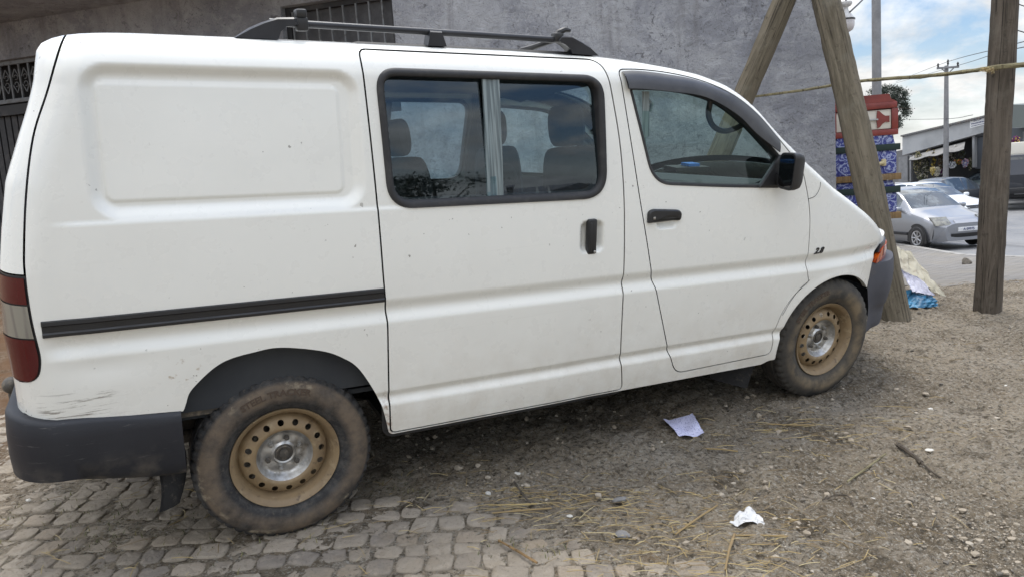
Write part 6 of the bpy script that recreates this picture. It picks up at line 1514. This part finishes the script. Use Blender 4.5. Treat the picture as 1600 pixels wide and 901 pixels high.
m.tube([(0, 0, -.2), (.1, 0, H_*.5), (-.1, .1, H_*.8), (0, 0, H_)], [.22, .18, .13, .06], 10)
rt = np.random.default_rng(3)
def tp(px, py): return np.array([(px-1392)*td/FPX, rt.uniform(-.5, .5), at(px, py, td)[2]-tz])
cl = [(1372, 148), (1368, 143), (1380, 143), (1386, 139), (1395, 139), (1402, 142), (1407, 148), (1412, 155), (1416, 163), (1418, 171), (1414, 178), (1408, 185), (1400, 152), (1390, 150), (1378, 152), (1404, 160), (1396, 160), (1386, 160), (1411, 166), (1365, 150), (1385, 146), (1406, 195)]
for c in cl: 
    q = tp(*c); m.tube([np.array([0, 0, H_*.75]), (q+np.array([0, 0, H_*.95]))*.5, q], [.06, .035, .012], 5)
m.obj('trunk', 'pole_wood_dark', tree)
lm_ = Mat('tree_leaf', (.040, .052, .040), .7); lm_.over((.085, .10, .075), lm_.ramp(N(lm_.nt, 'ShaderNodeNewGeometry').outputs['Random Per Island'], .5, .9)); MT['leaf'] = lm_.m
m = MB()
for c in cl:
    q = tp(*c)
    for _ in range(330):
        p = rt.standard_normal(3)*np.array([.15, .17, .13]); o_ = q+p; a, b = rt.standard_normal(3), rt.standard_normal(3); a /= np.linalg.norm(a); b -= a*(a @ b); b /= np.linalg.norm(b); s_ = rt.uniform(.03, .08)
        m.add([o_-a*s_, o_-b*s_*.5, o_+a*s_, o_+b*s_*.5], [(0, 1, 2, 3)])
m.obj('crown', 'leaf', tree, smooth=False)

# trees down the slope on the viewer's side of the street: the van's windows mirror them
lf2 = MT['leaf']
def slope_tree(x, y, h, w_, seed, label):
    r = np.random.default_rng(seed); z = float(ground_h(x, y)); t = empty('tree', (x, y, z), None, label, 'tree', 'trees on the slope behind the viewer')
    m = MB(); tips = []
    m.tube([(0, 0, -.2), (.08, .05, h*.35), (0, 0, h*.62)], [.14, .11, .07], 8)
    for i in range(9):
        a = r.uniform(0, 6.28); q = np.array([math.cos(a)*w_*r.uniform(.3, 1), math.sin(a)*w_*r.uniform(.3, 1), h*r.uniform(.66, 1.0)]); tips.append(q); m.tube([(0, 0, h*.4), q*.5+np.array([0, 0, h*.28]), q], [.06, .04, .012], 6)
    m.obj('trunk', 'pole_wood_dark', t); m = MB()
    for q in tips:
        for _ in range(170):
            o_ = q+r.standard_normal(3)*np.array([.42, .42, .16]); a, b = r.standard_normal(3), r.standard_normal(3); a /= np.linalg.norm(a); b -= a*(a @ b); b /= np.linalg.norm(b); s_ = r.uniform(.04, .10)
            m.add([o_-a*s_, o_-b*s_*.5, o_+a*s_, o_+b*s_*.5], [(0, 1, 2, 3)])
    m.obj('crown', 'leaf', t, smooth=False)
for i, (az, dist_, h, w_) in enumerate(((42, 17, 4.0, 1.7), (46.5, 15, 3.9, 1.5), (52, 21, 4.4, 1.7), (36, 18, 3.7, 1.3))):
    slope_tree(math.sin(R(az))*dist_, -math.cos(R(az))*dist_, h, w_, 20+i, 'flat crowned thorn tree on the slope, mirrored in the sliding door window')
hb = (math.sin(R(60))*30, -math.cos(R(60))*30); hz0 = float(ground_h(*hb))
hs_ = empty('house', (*hb, hz0), rotz(R(28)), 'low house down the slope, mirrored in the sliding door window', 'house')
m = MB(); m.box((0, 0, 1.4), (5, 6, 3.8)); m.obj('wall', 'concrete', hs_, smooth=False)
m = MB(); m.prism([(-2.8, -3.2, 3.31), (2.8, -3.2, 3.31), (0, -3.2, 4.0)], (0, 6.4, 0)); m.obj('roof', 'iron_roof', hs_, smooth=False)
